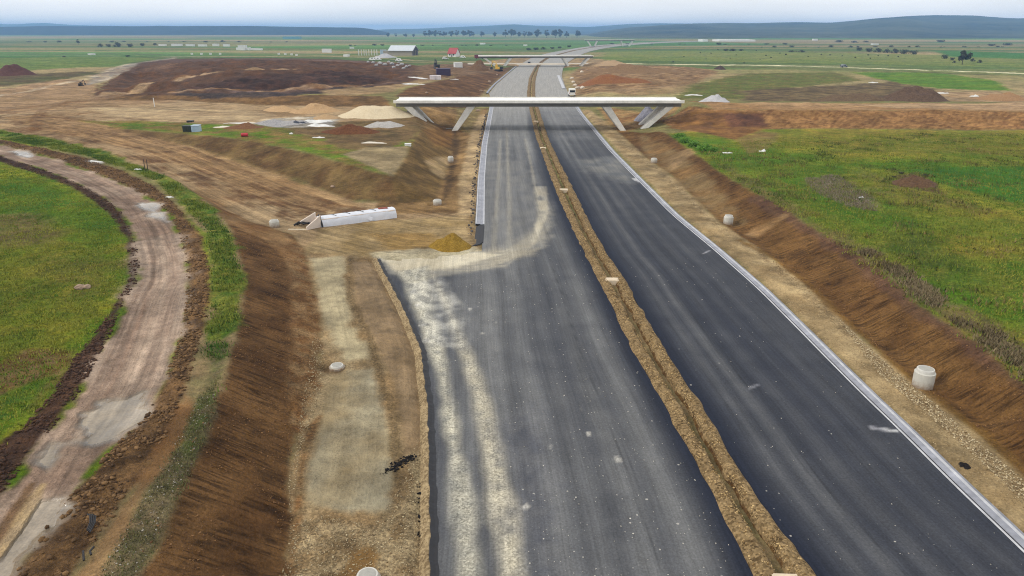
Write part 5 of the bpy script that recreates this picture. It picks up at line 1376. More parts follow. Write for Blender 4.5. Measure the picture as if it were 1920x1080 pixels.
stones('loose_gravel', 'pebbles covering the two banks of the median', 'gravel', np.stack([mx, ms], -1), .02, .065, (srgb(200, 172, 122), srgb(112, 86, 50)), M_ST, zoff=np.interp(mt, pt, pz) * 1.02)
gl = RNG.uniform(U(897, 440)[1], U(913, 212)[1], 420)
stones('loose_gravel', 'dark stones spilled along the outer side of the grey gutter', 'gravel', np.stack([E_L(gl, 2) - 1.35 - np.abs(RNG.normal(0, .35, 420)), gl], -1), .06, .22, (srgb(104, 100, 98), srgb(52, 48, 50)), M_ST)
EJ = GP([(552, 1000), (545, 880), (560, 810), (600, 735), (602, 660), (600, 600), (575, 480), (590, 480), (612, 600), (612, 690), (580, 800), (565, 900)])
stones('asphalt_crumbs', 'black asphalt crumbs swept into a streak across the pale silt', 'asphalt crumbs',
       np.concatenate([np.stack([np.interp(q, [0, 1], [U(712, 890, .1)[0], U(778, 853, .1)[0]]) + RNG.normal(0, .12, 260), np.interp(q, [0, 1], [U(712, 890, .1)[1], U(778, 853, .1)[1]]) + RNG.normal(0, .22, 260)], -1) for q in [RNG.beta(2.2, 1.4, 260)]]
                      + [sample_poly(GP([(775, 920), (800, 890), (806, 960), (800, 1030), (780, 1000)]), 130)]), .02, .09, (srgb(34, 30, 28), srgb(16, 14, 14)), M_ST)
stones('mud_crumbs', 'small dried mud crumbs scattered over the left carriageway', 'crumbs',
       (lambda yy, tq: np.stack([E_L(yy, 0) * (1 - tq) + E_M1(yy, 2) * tq, yy], -1))(RNG.uniform(0, 1, 700) ** 1.4 * 44 + 24, RNG.uniform(.28, .97, 700)), .012, .05, (srgb(200, 196, 186), srgb(150, 146, 138)), M_ST, zoff=np.full(700, .0))
stones('mud_crumbs', 'small dried mud crumbs scattered over the right carriageway', 'crumbs',
       (lambda yy, tq: np.stack([E_M2(yy, 2) * (1 - tq) + E_R(yy, 2) * tq, yy], -1))(RNG.uniform(0, 1, 160) ** 1.4 * 44 + 24, RNG.uniform(.05, .95, 160)), .012, .045, (srgb(200, 196, 186), srgb(150, 146, 138)), M_ST, zoff=np.full(160, .0))


def tufts(name, label, pts, hmin, hmax, spread, cols, blades=6):
    n = len(pts)
    hgt = hmin + (hmax - hmin) * RNG.uniform(0, 1, n) ** 1.5
    B = blades
    a = RNG.uniform(0, 6.28, (n, B)); ln = RNG.uniform(.2, .8, (n, B)) * hgt[:, None]
    bx = pts[:, 0, None] + RNG.normal(0, 1, (n, B)) * spread * hgt[:, None]; by = pts[:, 1, None] + RNG.normal(0, 1, (n, B)) * spread * hgt[:, None]
    bz = np.repeat((ghk(pts[:, 0], pts[:, 1]) - .03)[:, None], B, 1)
    w = hgt[:, None] * RNG.uniform(.10, .2, (n, B)); pa = a + 1.57
    hh = hgt[:, None] * RNG.uniform(.5, 1.1, (n, B))
    v0 = np.stack([bx + np.cos(pa) * w, by + np.sin(pa) * w, bz], -1); v1 = np.stack([bx - np.cos(pa) * w, by - np.sin(pa) * w, bz], -1)
    v2 = np.stack([bx + np.cos(a) * ln, by + np.sin(a) * ln, bz + hh], -1)
    co = np.stack([v0, v1, v2], 2).reshape(-1, 3)
    tri = np.arange(n * B * 3).reshape(-1, 3)
    k = np.clip(fbm(pts[:, 0], pts[:, 1], 5.0, 3, 88) * 1.6 - .3 + RNG.normal(0, .22, n), 0, 1)[:, None]
    col = np.asarray(cols[0])[None] * (1 - k) + np.asarray(cols[1])[None] * k
    return tri_object(name, co, tri, np.repeat(col, B * 3, 0), MATS['grass'], label, 'grass')


MATS['grass'] = attr_mat('grass_blade', .9)
GL_P = GP([(-200, 1000), (-200, 320), (0, 308), (67, 328), (130, 352), (180, 382), (212, 415), (232, 450), (240, 490), (232, 540), (192, 600), (136, 670), (94, 740), (36, 805)])
tufts('meadow_grass', 'rough green and ochre grass on the field inside the bend of the muddy track', np.concatenate([sample_poly(GL_P, 16000, 45), sample_poly(GL_P, 8000)]), .06, .26, .9, (srgb(80, 108, 28), srgb(146, 142, 54)))
GS_P = GP([(-100, 248), (0, 246), (67, 255), (133, 270), (200, 286), (260, 312), (333, 343), (400, 393), (430, 440), (452, 520), (444, 600), (425, 650), (420, 700), (395, 750), (388, 640), (402, 560), (398, 480), (388, 430), (348, 387), (292, 339), (233, 315), (167, 293), (100, 280), (0, 260)])
tufts('meadow_grass', 'fresh green weeds in the strip between the clods and the rilled slope', (lambda s_: s_[fbm(s_[:, 0], s_[:, 1], 2.2, 2, 66) > .42])(sample_poly(GS_P, 13000)), .08, .34, .9, (srgb(56, 88, 26), srgb(126, 132, 50)))
GR_P = GP([(1300, 275), (1420, 262), (1700, 250), (2000, 255), (2100, 760), (1990, 770), (1849, 660), (1704, 556), (1547, 440), (1347, 318)])
tufts('meadow_grass', 'rough grass on the field above the right-hand slope', np.concatenate([sample_poly(GR_P, 18000, 75), sample_poly(GR_P, 9000)]), .08, .34, 1.0, (srgb(80, 108, 28), srgb(142, 138, 56)))
GB_P = GP([(1560, 455), (1640, 485), (1720, 555), (1800, 612), (1880, 668), (1960, 735), (1930, 660), (1800, 580), (1700, 510), (1620, 460)])
tufts('dry_weeds', 'greyish dry weeds along the top edge of the right-hand slope', (lambda s_: s_[fbm(s_[:, 0], s_[:, 1], 2.0, 3, 73) > .47])(sample_poly(GB_P, 6500)), .06, .42, .9, (srgb(126, 112, 84), srgb(96, 84, 58)))
_gw = sample_poly(GR_P, 9000)
tufts('tall_weeds', 'taller ragged weed clumps scattered through the right-hand field', _gw[fbm(_gw[:, 0], _gw[:, 1], 3.0, 3, 74) > .62], .2, .55, .9, (srgb(66, 78, 30), srgb(128, 112, 66)))
tufts('dry_weeds', 'silvery dry weed patch in the middle of the right-hand field', sample_poly(GP([(1510, 335), (1570, 328), (1632, 368), (1642, 396), (1590, 388), (1530, 362)]), 1500), .1, .36, .8, (srgb(136, 124, 108), srgb(104, 92, 76)))
tufts('dry_weeds', 'sparse weeds among pebbles on the crest of the rilled slope', sample_poly(GP([(200, 1079), (262, 950), (332, 830), (380, 735), (418, 700), (396, 790), (350, 900), (285, 1079)]), 1600), .05, .2, .8, (srgb(84, 92, 48), srgb(112, 100, 68)))

# ------------------------------------------------------------------ trees and shrubs
def leaf_cloud(n, clumps, size, seed, flat=.85):
    r = np.random.default_rng(seed)
    cs = np.array(clumps)
    k = r.integers(0, len(cs), n)
    d = r.normal(0, 1, (n, 3)); d /= np.linalg.norm(d, axis=1, keepdims=True)
    d *= (r.uniform(0, 1, n) ** .45)[:, None]
    c = cs[k, :3] + d * cs[k, 3:4] * np.array([1, 1, flat])
    s_ = size * r.uniform(.5, 1.4, n)
    u = r.normal(0, 1, (n, 3)); u /= np.linalg.norm(u, axis=1, keepdims=True)
    w = np.cross(u, r.normal(0, 1, (n, 3))); w /= np.linalg.norm(w, axis=1, keepdims=True)
    co = np.stack([c + u * s_[:, None], c + w * s_[:, None] * .7, c - u * s_[:, None] * .8, c - w * s_[:, None] * .6], 1).reshape(-1, 3)
    f = np.arange(n * 4).reshape(-1, 4)
    return co, f


def crown_obj(name, n, clumps, size, mat, parent, seed):
    co, f = leaf_cloud(n, clumps, size, seed)
    me = bpy.data.meshes.new(name); me.from_pydata(co.tolist(), [], f.tolist()); me.update(); me.materials.append(mat)
    o = bpy.data.objects.new(name, me); COL.objects.link(o); o.parent = parent
    return o


M_TRUNK = plain('bark', srgb(62, 52, 44), .95, .2, 1)
M_LEAFD = plain('dark_leaf', srgb(66, 66, 46), .95, .3, .4)
M_LEAFG = plain('fresh_leaf', srgb(92, 132, 36), .9, .3, .8)
M_LEAFB = plain('brown_twig', srgb(80, 68, 54), .95, .25, .5)


def make_tree(seed, hgt, wid, mat, n=420):
    r = random.Random(seed)
    t = thing('field_tree', 'tree', 'tree')
    tr = MB(); tr.tube([(0, 0, -.5), (.02 * wid, 0, hgt * .2), (-.01 * wid, .02 * wid, hgt * .5), (0, 0, hgt * .85)], hgt * .03, 7, hgt * .008)
    cl = []
    for k in range(11):
        a = r.uniform(0, 6.28); q = r.uniform(.12, .42) * wid; z = r.uniform(.32, .86) * hgt
        p = (math.cos(a) * q * (1.15 - .5 * z / hgt), math.sin(a) * q * (1.15 - .5 * z / hgt), z)
        tr.tube([(0, 0, z * .62), (p[0] * .5, p[1] * .5, z * .85), p], hgt * .010, 5, hgt * .003)
        cl.append((*p, r.uniform(.11, .2) * wid))
    tr.build('trunk', M_TRUNK, t)
    crown_obj('crown', n, cl, wid * .045, mat, t, seed)
    return t


tv_ = [make_tree(3, 18, 19, M_LEAFD, 1300), make_tree(8, 18, 16, M_LEAFD, 1100), make_tree(15, 18, 22, M_LEAFD, 1500)]
row = [(728, 70, .7, 'first low tree at the far dark plateau end'), (742, 70, .6, None), (760, 70, .55, None), (776, 70, .5, None), (797, 69.5, .95, None), (806, 69.5, 1.05, None), (816, 69.5, 1.0, None), (825, 69.5, .95, None), (833, 69.5, .85, None),
       (847, 69.5, .95, None), (857, 69.5, 1.05, None), (868, 69.5, 1.0, None), (880, 69.5, 1.05, None), (887, 69.5, .8, None), (903, 69.5, .85, None), (928, 70, .8, None), (948, 70, 1.15, None), (958, 70, 1.2, None),
       (973, 70, .8, None), (984, 70, .9, None), (992, 70, .85, None), (1007, 71, 1.1, None), (1025, 71, 1.1, None), (1042, 71, 1.1, None), (1050, 71, 1.15, None), (1062, 71, .9, None), (1082, 71, 1.0, None)]
used = set()
for i, (px, py, sc, _l) in enumerate(row):
    x, y = U(px, py, 0)
    k = i % 3
    lab = ('low bluish tree in the thin file at the end of the dark plateau' if px < 790 else 'bluish tree of the first dense clump in the horizon row, above the red-roofed house' if px < 840 else
           'bluish tree of the second dense clump in the horizon row' if px < 895 else 'small lone bluish tree right after the two dense clumps' if px < 910 else 'small lone bluish tree standing between wide gaps of the horizon row' if px < 940 else
           'one of two tall joined bluish trees in the horizon row' if px < 965 else 'small bluish tree of the trio beside the two tall joined trees' if px < 1000 else 'round bluish tree above the second overpass, with gaps on both sides' if px < 1030 else
           'one of two joined broad bluish trees above the motorway bend' if px < 1055 else 'smaller bluish tree beside the broad joined pair' if px < 1070 else 'last bluish tree of the horizon row before the farthest overpass')
    sc *= 1.35; loc = (x, y, -.3); sc2 = (sc * random.uniform(.9, 1.15), sc * random.uniform(.9, 1.15), sc)
    if k not in used:
        used.add(k); o = tv_[k]; o.location = loc; o.scale = sc2; o['label'] = lab; o['group'] = 'trees in the horizon row'
    else:
        dup(tv_[k], loc, random.uniform(0, 6), lab, 'trees in the horizon row', sc2)
x, y, z = at(147, 83.5)
dup(tv_[1], (x, y, z), 1.0, 'lone tree standing by itself in the far left field', 'single field trees', (.42, .42, .52))
x, y, z = at(1804, 121)
dup(tv_[2], (x, y, z), 2.0, 'spreading bare tree beside the pale crossing road on the right', 'single field trees', (.5, .5, .55))


def make_bush(seed, r_, h, mat, n, leaf, name='field_bush'):
    rr = random.Random(seed)
    t = thing(name, 'bush', 'bush')
    st = MB(); cl = []
    for k in range(7):
        a = rr.uniform(0, 6.28); q = rr.uniform(.1, .75) * r_; z = rr.uniform(.12, .55) * h
        p = (math.cos(a) * q, math.sin(a) * q, z)
        st.tube([(0, 0, -.1), (p[0] * .6, p[1] * .6, z * .6), p], .03 * h, 5, .01 * h); cl.append((*p, rr.uniform(.3, .5) * r_))
    st.build('stem', M_TRUNK, t)
    crown_obj('foliage', n, cl, leaf, mat, t, seed)
    return t


bu = make_bush(5, 1.0, 1.3, M_LEAFD, 420, .09)
bfirst = True


def put_bush(px, py, wpx, lab, grp, hs=1.0, src=None):
    global bfirst
    x, y, z = at(px, py)
    m = zc(y) / F_PX
    s_ = wpx * m / 2
    if src is None and bfirst:
        bfirst = False; o = bu; o.location = (x, y, z); o.scale = (s_, s_, s_ * hs); o['label'] = lab; o['group'] = grp
        return o
    return dup(src or bu, (x, y, z), random.uniform(0, 6), lab, grp, (s_, s_, s_ * hs))


for zx, zy, w in [(165, 258, 5), (520, 264, 5), (300, 212, 4), (355, 215, 4), (580, 202, 4), (630, 227, 5), (655, 237, 5), (730, 222, 6), (905, 222, 5), (950, 224, 5), (1075, 237, 5), (1140, 224, 5), (1190, 227, 4), (1240, 227, 5), (390, 197, 4),
                  (220, 232, 4), (450, 240, 4), (700, 215, 4), (840, 232, 4), (1010, 228, 4), (1290, 232, 5), (600, 245, 3), (330, 240, 3), (780, 205, 4), (1150, 240, 4), (480, 222, 3)]:
    put_bush(1200 + zx / 2.667, 20 + zy / 2.667, w, 'small dark bush dotted over the pasture beyond the crossing road', 'bushes on the far pasture')
for px, py, w in [(1612, 95, 16), (1630, 97, 18), (1648, 98, 20), (1664, 99, 18), (1680, 100, 22), (1696, 101, 22), (1712, 102, 20)]:
    put_bush(px, py, w, 'bare purplish shrub in the long thicket right of the pasture', 'shrubs of the long thicket', .8)
for px, py, w in [(1770, 110, 16), (1785, 113, 12), (1822, 115, 12), (1838, 118, 12), (1790, 118, 9)]:
    put_bush(px, py, w, 'bare shrub clustered round the spreading tree by the crossing road', 'shrubs round the spreading tree', 1.0)
for px, py, w in [(1360, 95, 14), (1375, 95.5, 18), (1390, 95, 12)]:
    put_bush(px, py, w, 'low dark hedge shrub in the pasture nearest the motorway bend', 'hedge shrubs by the bend', .5)
for px, py, w in [(1485, 97.5, 16), (1505, 98, 20)]:
    put_bush(px, py, w, 'low dark hedge shrub in the middle of the pasture', 'hedge shrubs mid pasture', .4)
for px, py, w in [(1575, 79, 20), (1600, 80, 18), (1765, 79, 22), (1860, 86, 20), (1890, 85, 22), (1625, 79, 14)]:
    put_bush(px, py, w, 'dark shrub clump at the foot of the blue hills', 'shrub clumps below the hills', .4)
for px, py, w in [(190, 88, 14), (204, 88, 13), (223, 88, 20), (245, 88, 15), (268, 86, 12), (290, 85, 10)]:
    put_bush(px, py, w, 'grey leafless shrub in the clump left of the white container row', 'shrubs left of the container row', .9)
put_bush(240, 106.5, 12, 'single dark round bush at the far edge of the bright green field', 'field edge bushes', .6)
put_bush(120, 107, 9, 'small bush at the far edge of the bright green field', 'field edge bushes', .5)
for px, py, w in [(990, 94, 14), (1004, 93.5, 16), (1020, 92.5, 14), (1036, 91.5, 12), (1050, 90.5, 12), (1068, 88.5, 12)]:
    put_bush(px, py, w, 'brown scrub clump along the motorway behind the second overpass', 'scrub behind the second overpass', .6)
for px, py, w in [(1735, 330, 14), (1690, 326, 16), (1675, 333, 12)]:
    put_bush(px, py, w, 'brown dead weed clump on the mound beside the green crop', 'weeds on the mound', .6)
for x0_, x1_, yy_, nn_, lab_, grp_ in ((640, 960, 85.5, 14, 'low bush in the hedge line behind the barn and red-roofed house', 'hedge line behind the barn'), (1420, 1900, 88.5, 18, 'low bush in the long hedge line below the blue hills', 'hedge line below the hills'),
                                       (20, 560, 79, 14, 'low bush in the hedge line under the dark wooded plateau', 'hedge line under the plateau'), (1130, 1500, 83.5, 10, 'low bush in the hedge line beside the glasshouses', 'hedge line by the glasshouses')):
    for k_ in range(nn_):
        put_bush(x0_ + (x1_ - x0_) * (k_ + random.uniform(.05, .95)) / nn_, yy_ + random.uniform(-.4, .4), random.uniform(5, 14), lab_, grp_, random.uniform(.3, .6))
gb = make_bush(21, 1.0, .9, M_LEAFG, 900, .07, 'leafy_shrub')
x, y, z = at(1285, 268); gb.location = (x, y, z); gb.scale = (2.2, 2.2, 1.5); tag(gb, 'bright green leafy shrub nearest the overpass legs at the slope top', 'bush', 'bright green shrubs by the overpass')
for px, py, s_, lab in [(1302, 275, 2.3, 'bright green leafy shrub in the middle of the row by the overpass'), (1322, 282, 2.4, 'large bright green leafy shrub next to the white litter'), (1338, 284, 1.6, 'small bright green leafy shrub at the field end of its row'), (1272, 258, 1.8, 'small bright green shrub right under the overpass bank')]:
    x, y, z = at(px, py); dup(gb, (x, y, z), random.uniform(0, 6), lab, 'bright green shrubs by the overpass', (s_, s_, s_ * .65))

# ------------------------------------------------------------------ buildings, containers, vehicles in the distance
M_WH = plain('white_paint', srgb(218, 218, 214), .6, .05, .5)
M_GLS = plain('window_glass', srgb(30, 34, 40), .15, .1, 1)
M_TYRE = plain('tyre_rubber', srgb(26, 26, 26), .9, .1, 2)
M_ROOFG = plain('grey_sheet_roof', srgb(190, 196, 200), .5, .08, .3)
M_BARNW = plain('barn_board', srgb(150, 142, 126), .9, .12, .3)
M_BARND = plain('barn_dark_board', srgb(70, 66, 68), .9, .2, .4)
M_REDR = plain('red_roof_tiles', srgb(160, 72, 70), .8, .15, .6)
M_PURP = plain('dark_violet_steel', srgb(56, 40, 66), .6, .2, .5)
M_BLUE = plain('pale_blue_plastic', srgb(170, 190, 206), .5, .1, 1)
M_YEL = plain('machine_yellow', srgb(196, 158, 48), .5, .12, 1)
M_DKM = plain('machine_dark', srgb(40, 38, 36), .6, .2, 1)
M_TEAL = plain('teal_sheet', srgb(96, 150, 160), .5, .1, .2)

x, y, z = at(757, 104)
m = zc(y) / F_PX
t = thing('barn', 'long grey barn with pale sheet roof and open dark gable', 'barn', (x, y, z), math.radians(-14))
Lb, Wb, He, Hr = 46 * m / 1.0, 15.0, 9.5 * m, 17.5 * m
MB().box(-Lb / 2, Lb / 2, -Wb / 2, -Wb / 2 + .4, -1, He).build('side_wall', M_BARNW, t)
MB().box(-Lb / 2, Lb / 2, Wb / 2 - .4, Wb / 2, -1, He).build('side_wall', M_BARNW, t)
for sx in (-1, 1):
    b = MB(); b.prism([(-Wb / 2 + .4, -1), (Wb / 2 - .4, -1), (Wb / 2 - .4, He), (0, Hr - .3), (-Wb / 2 + .4, He)], sx * Lb / 2 - .2, sx * Lb / 2 + .2); gw_ = b.build('gable_wall', M_BARND, t)
    for yy in (-4.2, 0, 4.2):
        MB().box(sx * (Lb / 2 + .3) - .15, sx * (Lb / 2 + .3) + .15, yy - .25, yy + .25, -1, He).build('post', M_BARNW, t)
for s_ in (-1, 1):
    b = MB(); b.hexa([(-Lb / 2 - 1, s_ * (Wb / 2 + 1), He - .6), (Lb / 2 + 1, s_ * (Wb / 2 + 1), He - .6), (Lb / 2 + 1, 0, Hr), (-Lb / 2 - 1, 0, Hr), (-Lb / 2 - 1, s_ * (Wb / 2 + 1), He - .3), (Lb / 2 + 1, s_ * (Wb / 2 + 1), He - .3), (Lb / 2 + 1, 0, Hr + .3), (-Lb / 2 - 1, 0, Hr + .3)])
    b.build('roof_sheet', M_ROOFG, t)
b = MB().box(-Lb / 2 - 7, -Lb / 2 + .2, -Wb / 2 + 2, Wb / 2, -1, He * .9); b.build('lean_to', M_BARNW, t)

x, y, z = at(851, 106)
m = zc(y) / F_PX
t = thing('house', 'small white house with steep red roof beside the dirt road', 'house', (x, y, z), math.radians(-20))
lw, ww, he, hr = 16 * m, 9.0, 6 * m, 15 * m
MB().box(-lw / 2, lw / 2, -ww / 2, ww / 2, -1, he).build('wall', M_WH, t)
for s_ in (-1, 1):
    MB().prism([(-ww / 2 + .01, he - .02), (ww / 2 - .01, he - .02), (0, hr - .4)], s_ * (lw / 2 - .2) - .2, s_ * (lw / 2 - .2) + .2).build('gable', M_WH, t)
    MB().hexa([(-lw / 2 - .5, s_ * (ww / 2 + .6), he - .5), (lw / 2 + .5, s_ * (ww / 2 + .6), he - .5), (lw / 2 + .5, 0, hr), (-lw / 2 - .5, 0, hr), (-lw / 2 - .5, s_ * (ww / 2 + .6), he - .2), (lw / 2 + .5, s_ * (ww / 2 + .6), he - .2), (lw / 2 + .5, 0, hr + .3), (-lw / 2 - .5, 0, hr + .3)]).build('roof', M_REDR, t)
for xx in (-lw * .25, lw * .22):
    MB().box(xx - .6, xx + .6, -ww / 2 - .05, -ww / 2 + .1, he * .35, he * .75).build('window', M_GLS, t)
MB().box(-.5, .5, -ww / 2 - .06, -ww / 2 + .1, -.2, he * .6).build('door', M_BARND, t)


def box_thing(name, label, cat, px, py, wpx, hpx, dep, mat, rz=0.0, group=None, ribs=5, door=True):
    x, y, z = at(px, py); m = zc(y, z) / F_PX
    w, h = wpx * m, hpx * m
    t = thing(name, label, cat, (x, y, z), rz, group)
    MB().box(-w / 2, w / 2, -dep / 2, dep / 2, -.3, h).build('shell', mat, t, bevel=min(w, h) * .03)
    for k in range(ribs):
        xx = -w / 2 + (k + .5) * w / ribs
        MB().box(xx - w * .012, xx + w * .012, -dep / 2 - .06, -dep / 2 + .02, 0, h * .96).build('rib', mat, t)
    MB().box(-w / 2 - .04, w / 2 + .04, -dep / 2 - .07, dep / 2 + .07, h - .003, h + .10).build('roof_frame', mat, t)
    return t


GC = 'white containers at the far site yard'
for i, (px, py, w, h, lab) in enumerate([(305, 86, 14, 3, 'low pale container at the field end of the long container row'), (332, 86, 20, 3.5, 'long pale container second in the far container row'), (357, 86.5, 16, 3.5, 'pale container third in the far container row'),
                                         (380, 87, 16, 3.5, 'pale container fourth in the far container row'), (405, 86.5, 12, 4, 'short white container fifth in the far container row'), (425, 87, 12, 4, 'short white container next to the big white stack')]):
    box_thing('site_container', lab, 'container', px, py, w, h, 3, M_WH, 0, GC, 4)
for px, py, w, h, dz, lab in [(452, 94, 16, 4.5, 0, 'white container at the bottom left of the tall stack'), (463, 94, 14, 4.5, 0, 'white container at the bottom right of the tall stack'), (455, 89.5, 16, 4.5, 0, 'white container on the upper tier of the tall stack'),
                              (478, 94, 12, 3.5, 0, 'pale greenish cabin directly right of the tall stack'), (486, 94, 12, 3.2, 0, 'outermost pale greenish cabin right of the tall stack')]:
    box_thing('site_container', lab, 'container', px, py, w, h, 4, M_WH, 0, GC, 4)
for px_, py_, w_, h_, lab_ in ((172, 103, 7, 2.6, 'small pale shed by the far road at the bright green field'), (650, 106, 9, 3.5, 'small pale hut between the box trailer and the posts'), (660, 91, 8, 2.6, 'tiny pale barn in the green strip behind the posts'), (905, 83, 9, 2.4, 'tiny pale farm shed below the horizon trees'), (985, 86, 7, 2.2, 'tiny white farm shed left of the brown scrub'), (1640, 84, 12, 2.2, 'tiny pale farm shed in the fields below the right-hand hill'), (1528, 76, 9, 3, 'tiny white farmstead at the hill foot')):
    box_thing('farm_shed', lab_, 'shed', px_, py_, w_, h_, 6, M_WH, random.uniform(-.3, .3), 'small far sheds', 3)
box_thing('box_trailer', 'lone white box trailer standing on the green field left of the barn', 'trailer', 613, 98.5, 17, 6.5, 4, M_WH, 0, None, 4)
box_thing('steel_container', 'dark violet steel container between soil heaps', 'container', 831, 140, 26, 11, 7, M_PURP, .15, None, 6)
GBk = 'pale blocks in front of the dark violet container'
box_thing('concrete_block', 'pale square block in front of the dark violet container, on its white-strip side', 'block', 811, 149, 9, 7, 3, plain('pale_block', srgb(214, 206, 206), .8, .08, .5), 0, GBk, 2)
box_thing('concrete_block', 'pale block in front of the dark violet container, near its middle', 'block', 821, 149, 11, 7, 3, MATS['pale_block'], 0, GBk, 2)
box_thing('site_cabin', 'white cabin by the dirt road below the red-roofed house', 'cabin', 859, 126, 15, 8, 5, M_WH, .2, None, 3)
box_thing('water_tank', 'pale blue tank beside the barn and the row of posts', 'tank', 719, 103, 11, 9, 6, M_BLUE, .1, None, 3)
box_thing('generator_box', 'dark green generator box on the grass beside the pale blue tank cage', 'generator', 353, 246.5, 15, 10, 1.6, plain('dark_green', srgb(44, 52, 42), .6, .2, 1), .1, None, 4)
box_thing('water_tank', 'pale blue plastic tank beside the dark generator box on the grass', 'tank', 369, 246.5, 14, 11, 1.6, M_BLUE, .1, None, 5)
box_thing('steel_slab', 'black flat slab lying at the grass edge behind the generator', 'slab', 357, 228.5, 10, 1.6, 1.2, M_DKM, 0, None, 2)
box_thing('sheet_hall', 'long teal sheet hall far beyond the green fields', 'hall', 548, 73, 30, 4, 30, M_TEAL, 0, None, 5)
box_thing('greenhouse', 'long white glasshouse at the foot of the blue hills', 'greenhouse', 1375, 77.5, 66, 3.2, 60, M_WH, 0, None, 8)
box_thing('greenhouse', 'short white glasshouse left of the long one', 'greenhouse', 1318, 78, 10, 4, 40, M_WH, 0, None, 3)
for i, (px, py) in enumerate([(360, 102.5), (378, 102.5), (395, 102.5), (413, 102.5), (523, 102.5), (535, 103), (547, 103.5), (556, 104.5)]):
    box_thing('marker_block', ('small white block in the evenly spaced row behind the dark mound' if px < 450 else 'small white block in the descending row near the box trailer'), 'block', px, py, 3.6, 2.8, 1.6, M_WH, 0, 'white blocks behind the mound' if px < 450 else 'white blocks near the trailer', 1)
for i, px in enumerate([673, 678, 683, 687, 692, 697, 702, 707]):
    x, y, z = at(px, 104); m = zc(y) / F_PX
    o = MB().box(-.35, .35, -.35, .35, -.5, 10.5 * m).build('concrete_post', plain('post_concrete', srgb(204, 204, 200), .8, .1, .5), bevel=.05); o.location = (x, y, z)
    tag(o, 'upright pale concrete post in the row left of the barn', 'post', 'row of posts by the barn')
# red drum
x, y, z = at(459, 256)
t = thing('steel_drum', 'red drum lying on the grass in front of the brown soil ridge', 'drum', (x, y, z + .34), .15)
b = MB(); b.lathe([(.0, -.62), (.33, -.62), (.34, -.58), (.34, -.2), (.36, -.19), (.34, -.18), (.34, .2), (.36, .21), (.34, .22), (.34, .58), (.33, .62)], 24)
b.v = [(q[2], q[0], q[1]) for q in b.v]; b.build('drum_body', plain('red_paint', srgb(176, 40, 48), .5, .1, 2), t, True)
MB().box(.60, .64, -.08, .08, .12, .2).build('bung', M_DKM, t)


def car(name, label, cat, loc, rz, mat, L=5.2, w=2.0, h=2.5, kind='van', group=None):
    t = thing(name, label, cat, loc, rz, group)
    if kind == 'van':
        side = [(-L / 2, .45), (L / 2 - .1, .45), (L / 2, .8), (L / 2 - .15, 1.15), (L / 2 - .9, 1.35), (L / 2 - 1.5, h - .15), (L / 2 - 1.9, h), (-L / 2 + .1, h), (-L / 2, h - .2)]
    else:
        side = [(-L / 2, .4), (L / 2, .4), (L / 2, .75), (L / 2 - .9, .95), (L / 2 - 1.6, h), (-L / 2 + .9, h), (-L / 2 + .2, .95), (-L / 2, .9)]
    b = MB(); n = len(side)
    b.v = [(x, -w / 2, z) for x, z in side] + [(x, w / 2, z) for x, z in side]
    b.f = [tuple(range(n)), tuple(range(2 * n - 1, n - 1, -1))] + [(i, n + i, n + (i + 1) % n, (i + 1) % n) for i in range(n)]
    bd = b.build('body', mat, t, bevel=.05)
    MB().box(-L / 2 - .015, -L / 2 + .02, -w / 2 + .22, w / 2 - .22, h * .55, h * .84).build('rear_window', M_GLS, bd)
    for s_ in (-1, 1):
        MB().box(L / 2 - 2.6, L / 2 - 1.6, s_ * (w / 2) - .015, s_ * (w / 2) + .015, h * .58, h * .85).build('side_window', M_GLS, bd)
        MB().box(-L / 2 - .02, -L / 2 + .02, s_ * (w / 2 - .12) - .08, s_ * (w / 2 - .12) + .08, h * .35, h * .55).build('tail_light', plain('tail_red', srgb(150, 30, 26), .4, .1, 1), bd)
        for xx in (-L * .3, L * .3):
            q = MB(); q.lathe([(0, -.12), (.36, -.12), (.36, .12), (.30, .13)], 16); q.v = [(v[0] + xx, v[2] + s_ * (w / 2 - .1), v[1] + .36) for v in q.v]
            q.build('wheel', M_TYRE, t, True)
    return t


mv = U(1072, 180, 0)
car('delivery_van', 'white van on the bare road bed just behind the near overpass', 'van', (mv[0], mv[1], .02), math.pi / 2, M_WH, 5.4, 2.3, 2.7)
x, y, z = at(1582, 126.5)
car('passing_car', 'small grey car driving on the pale crossing road', 'car', (x, y, z + .1), .1, plain('car_grey', srgb(120, 124, 130), .4, .05, 1), 4.6, 1.9, 1.8, 'car')
GP_ = 'vehicles parked below the barn'
for px, py, lab in [(698, 113.5, 'white pickup parked on the rubble below the barn, nearest the posts'), (709, 113, 'white pickup second on the rubble below the barn'), (748, 115, 'white van parked right of the rubble heap'), (835, 111.5, 'white car left of the red-roofed house'), (868, 109, 'white car right of the red-roofed house')]:
    x, y, z = at(px, py); car('parked_car', lab, 'car', (x, y, z), random.uniform(-.4, .4), M_WH, 5.2, 2.1, 2.2, 'car', GP_)
x, y, z = at(899, 110)
car('red_truck', 'dark red truck at the left end of the second overpass', 'truck', (x, y, z), .1, plain('truck_red', srgb(112, 34, 44), .5, .1, 1), 8.5, 2.5, 3.2)
mv = U(992, 119.5, 0.4)
car('parked_car', 'small dark car on the road bed in front of the low local road', 'car', (mv[0], mv[1], 0), math.pi / 2, M_DKM, 4.6, 2, 1.8, 'car')


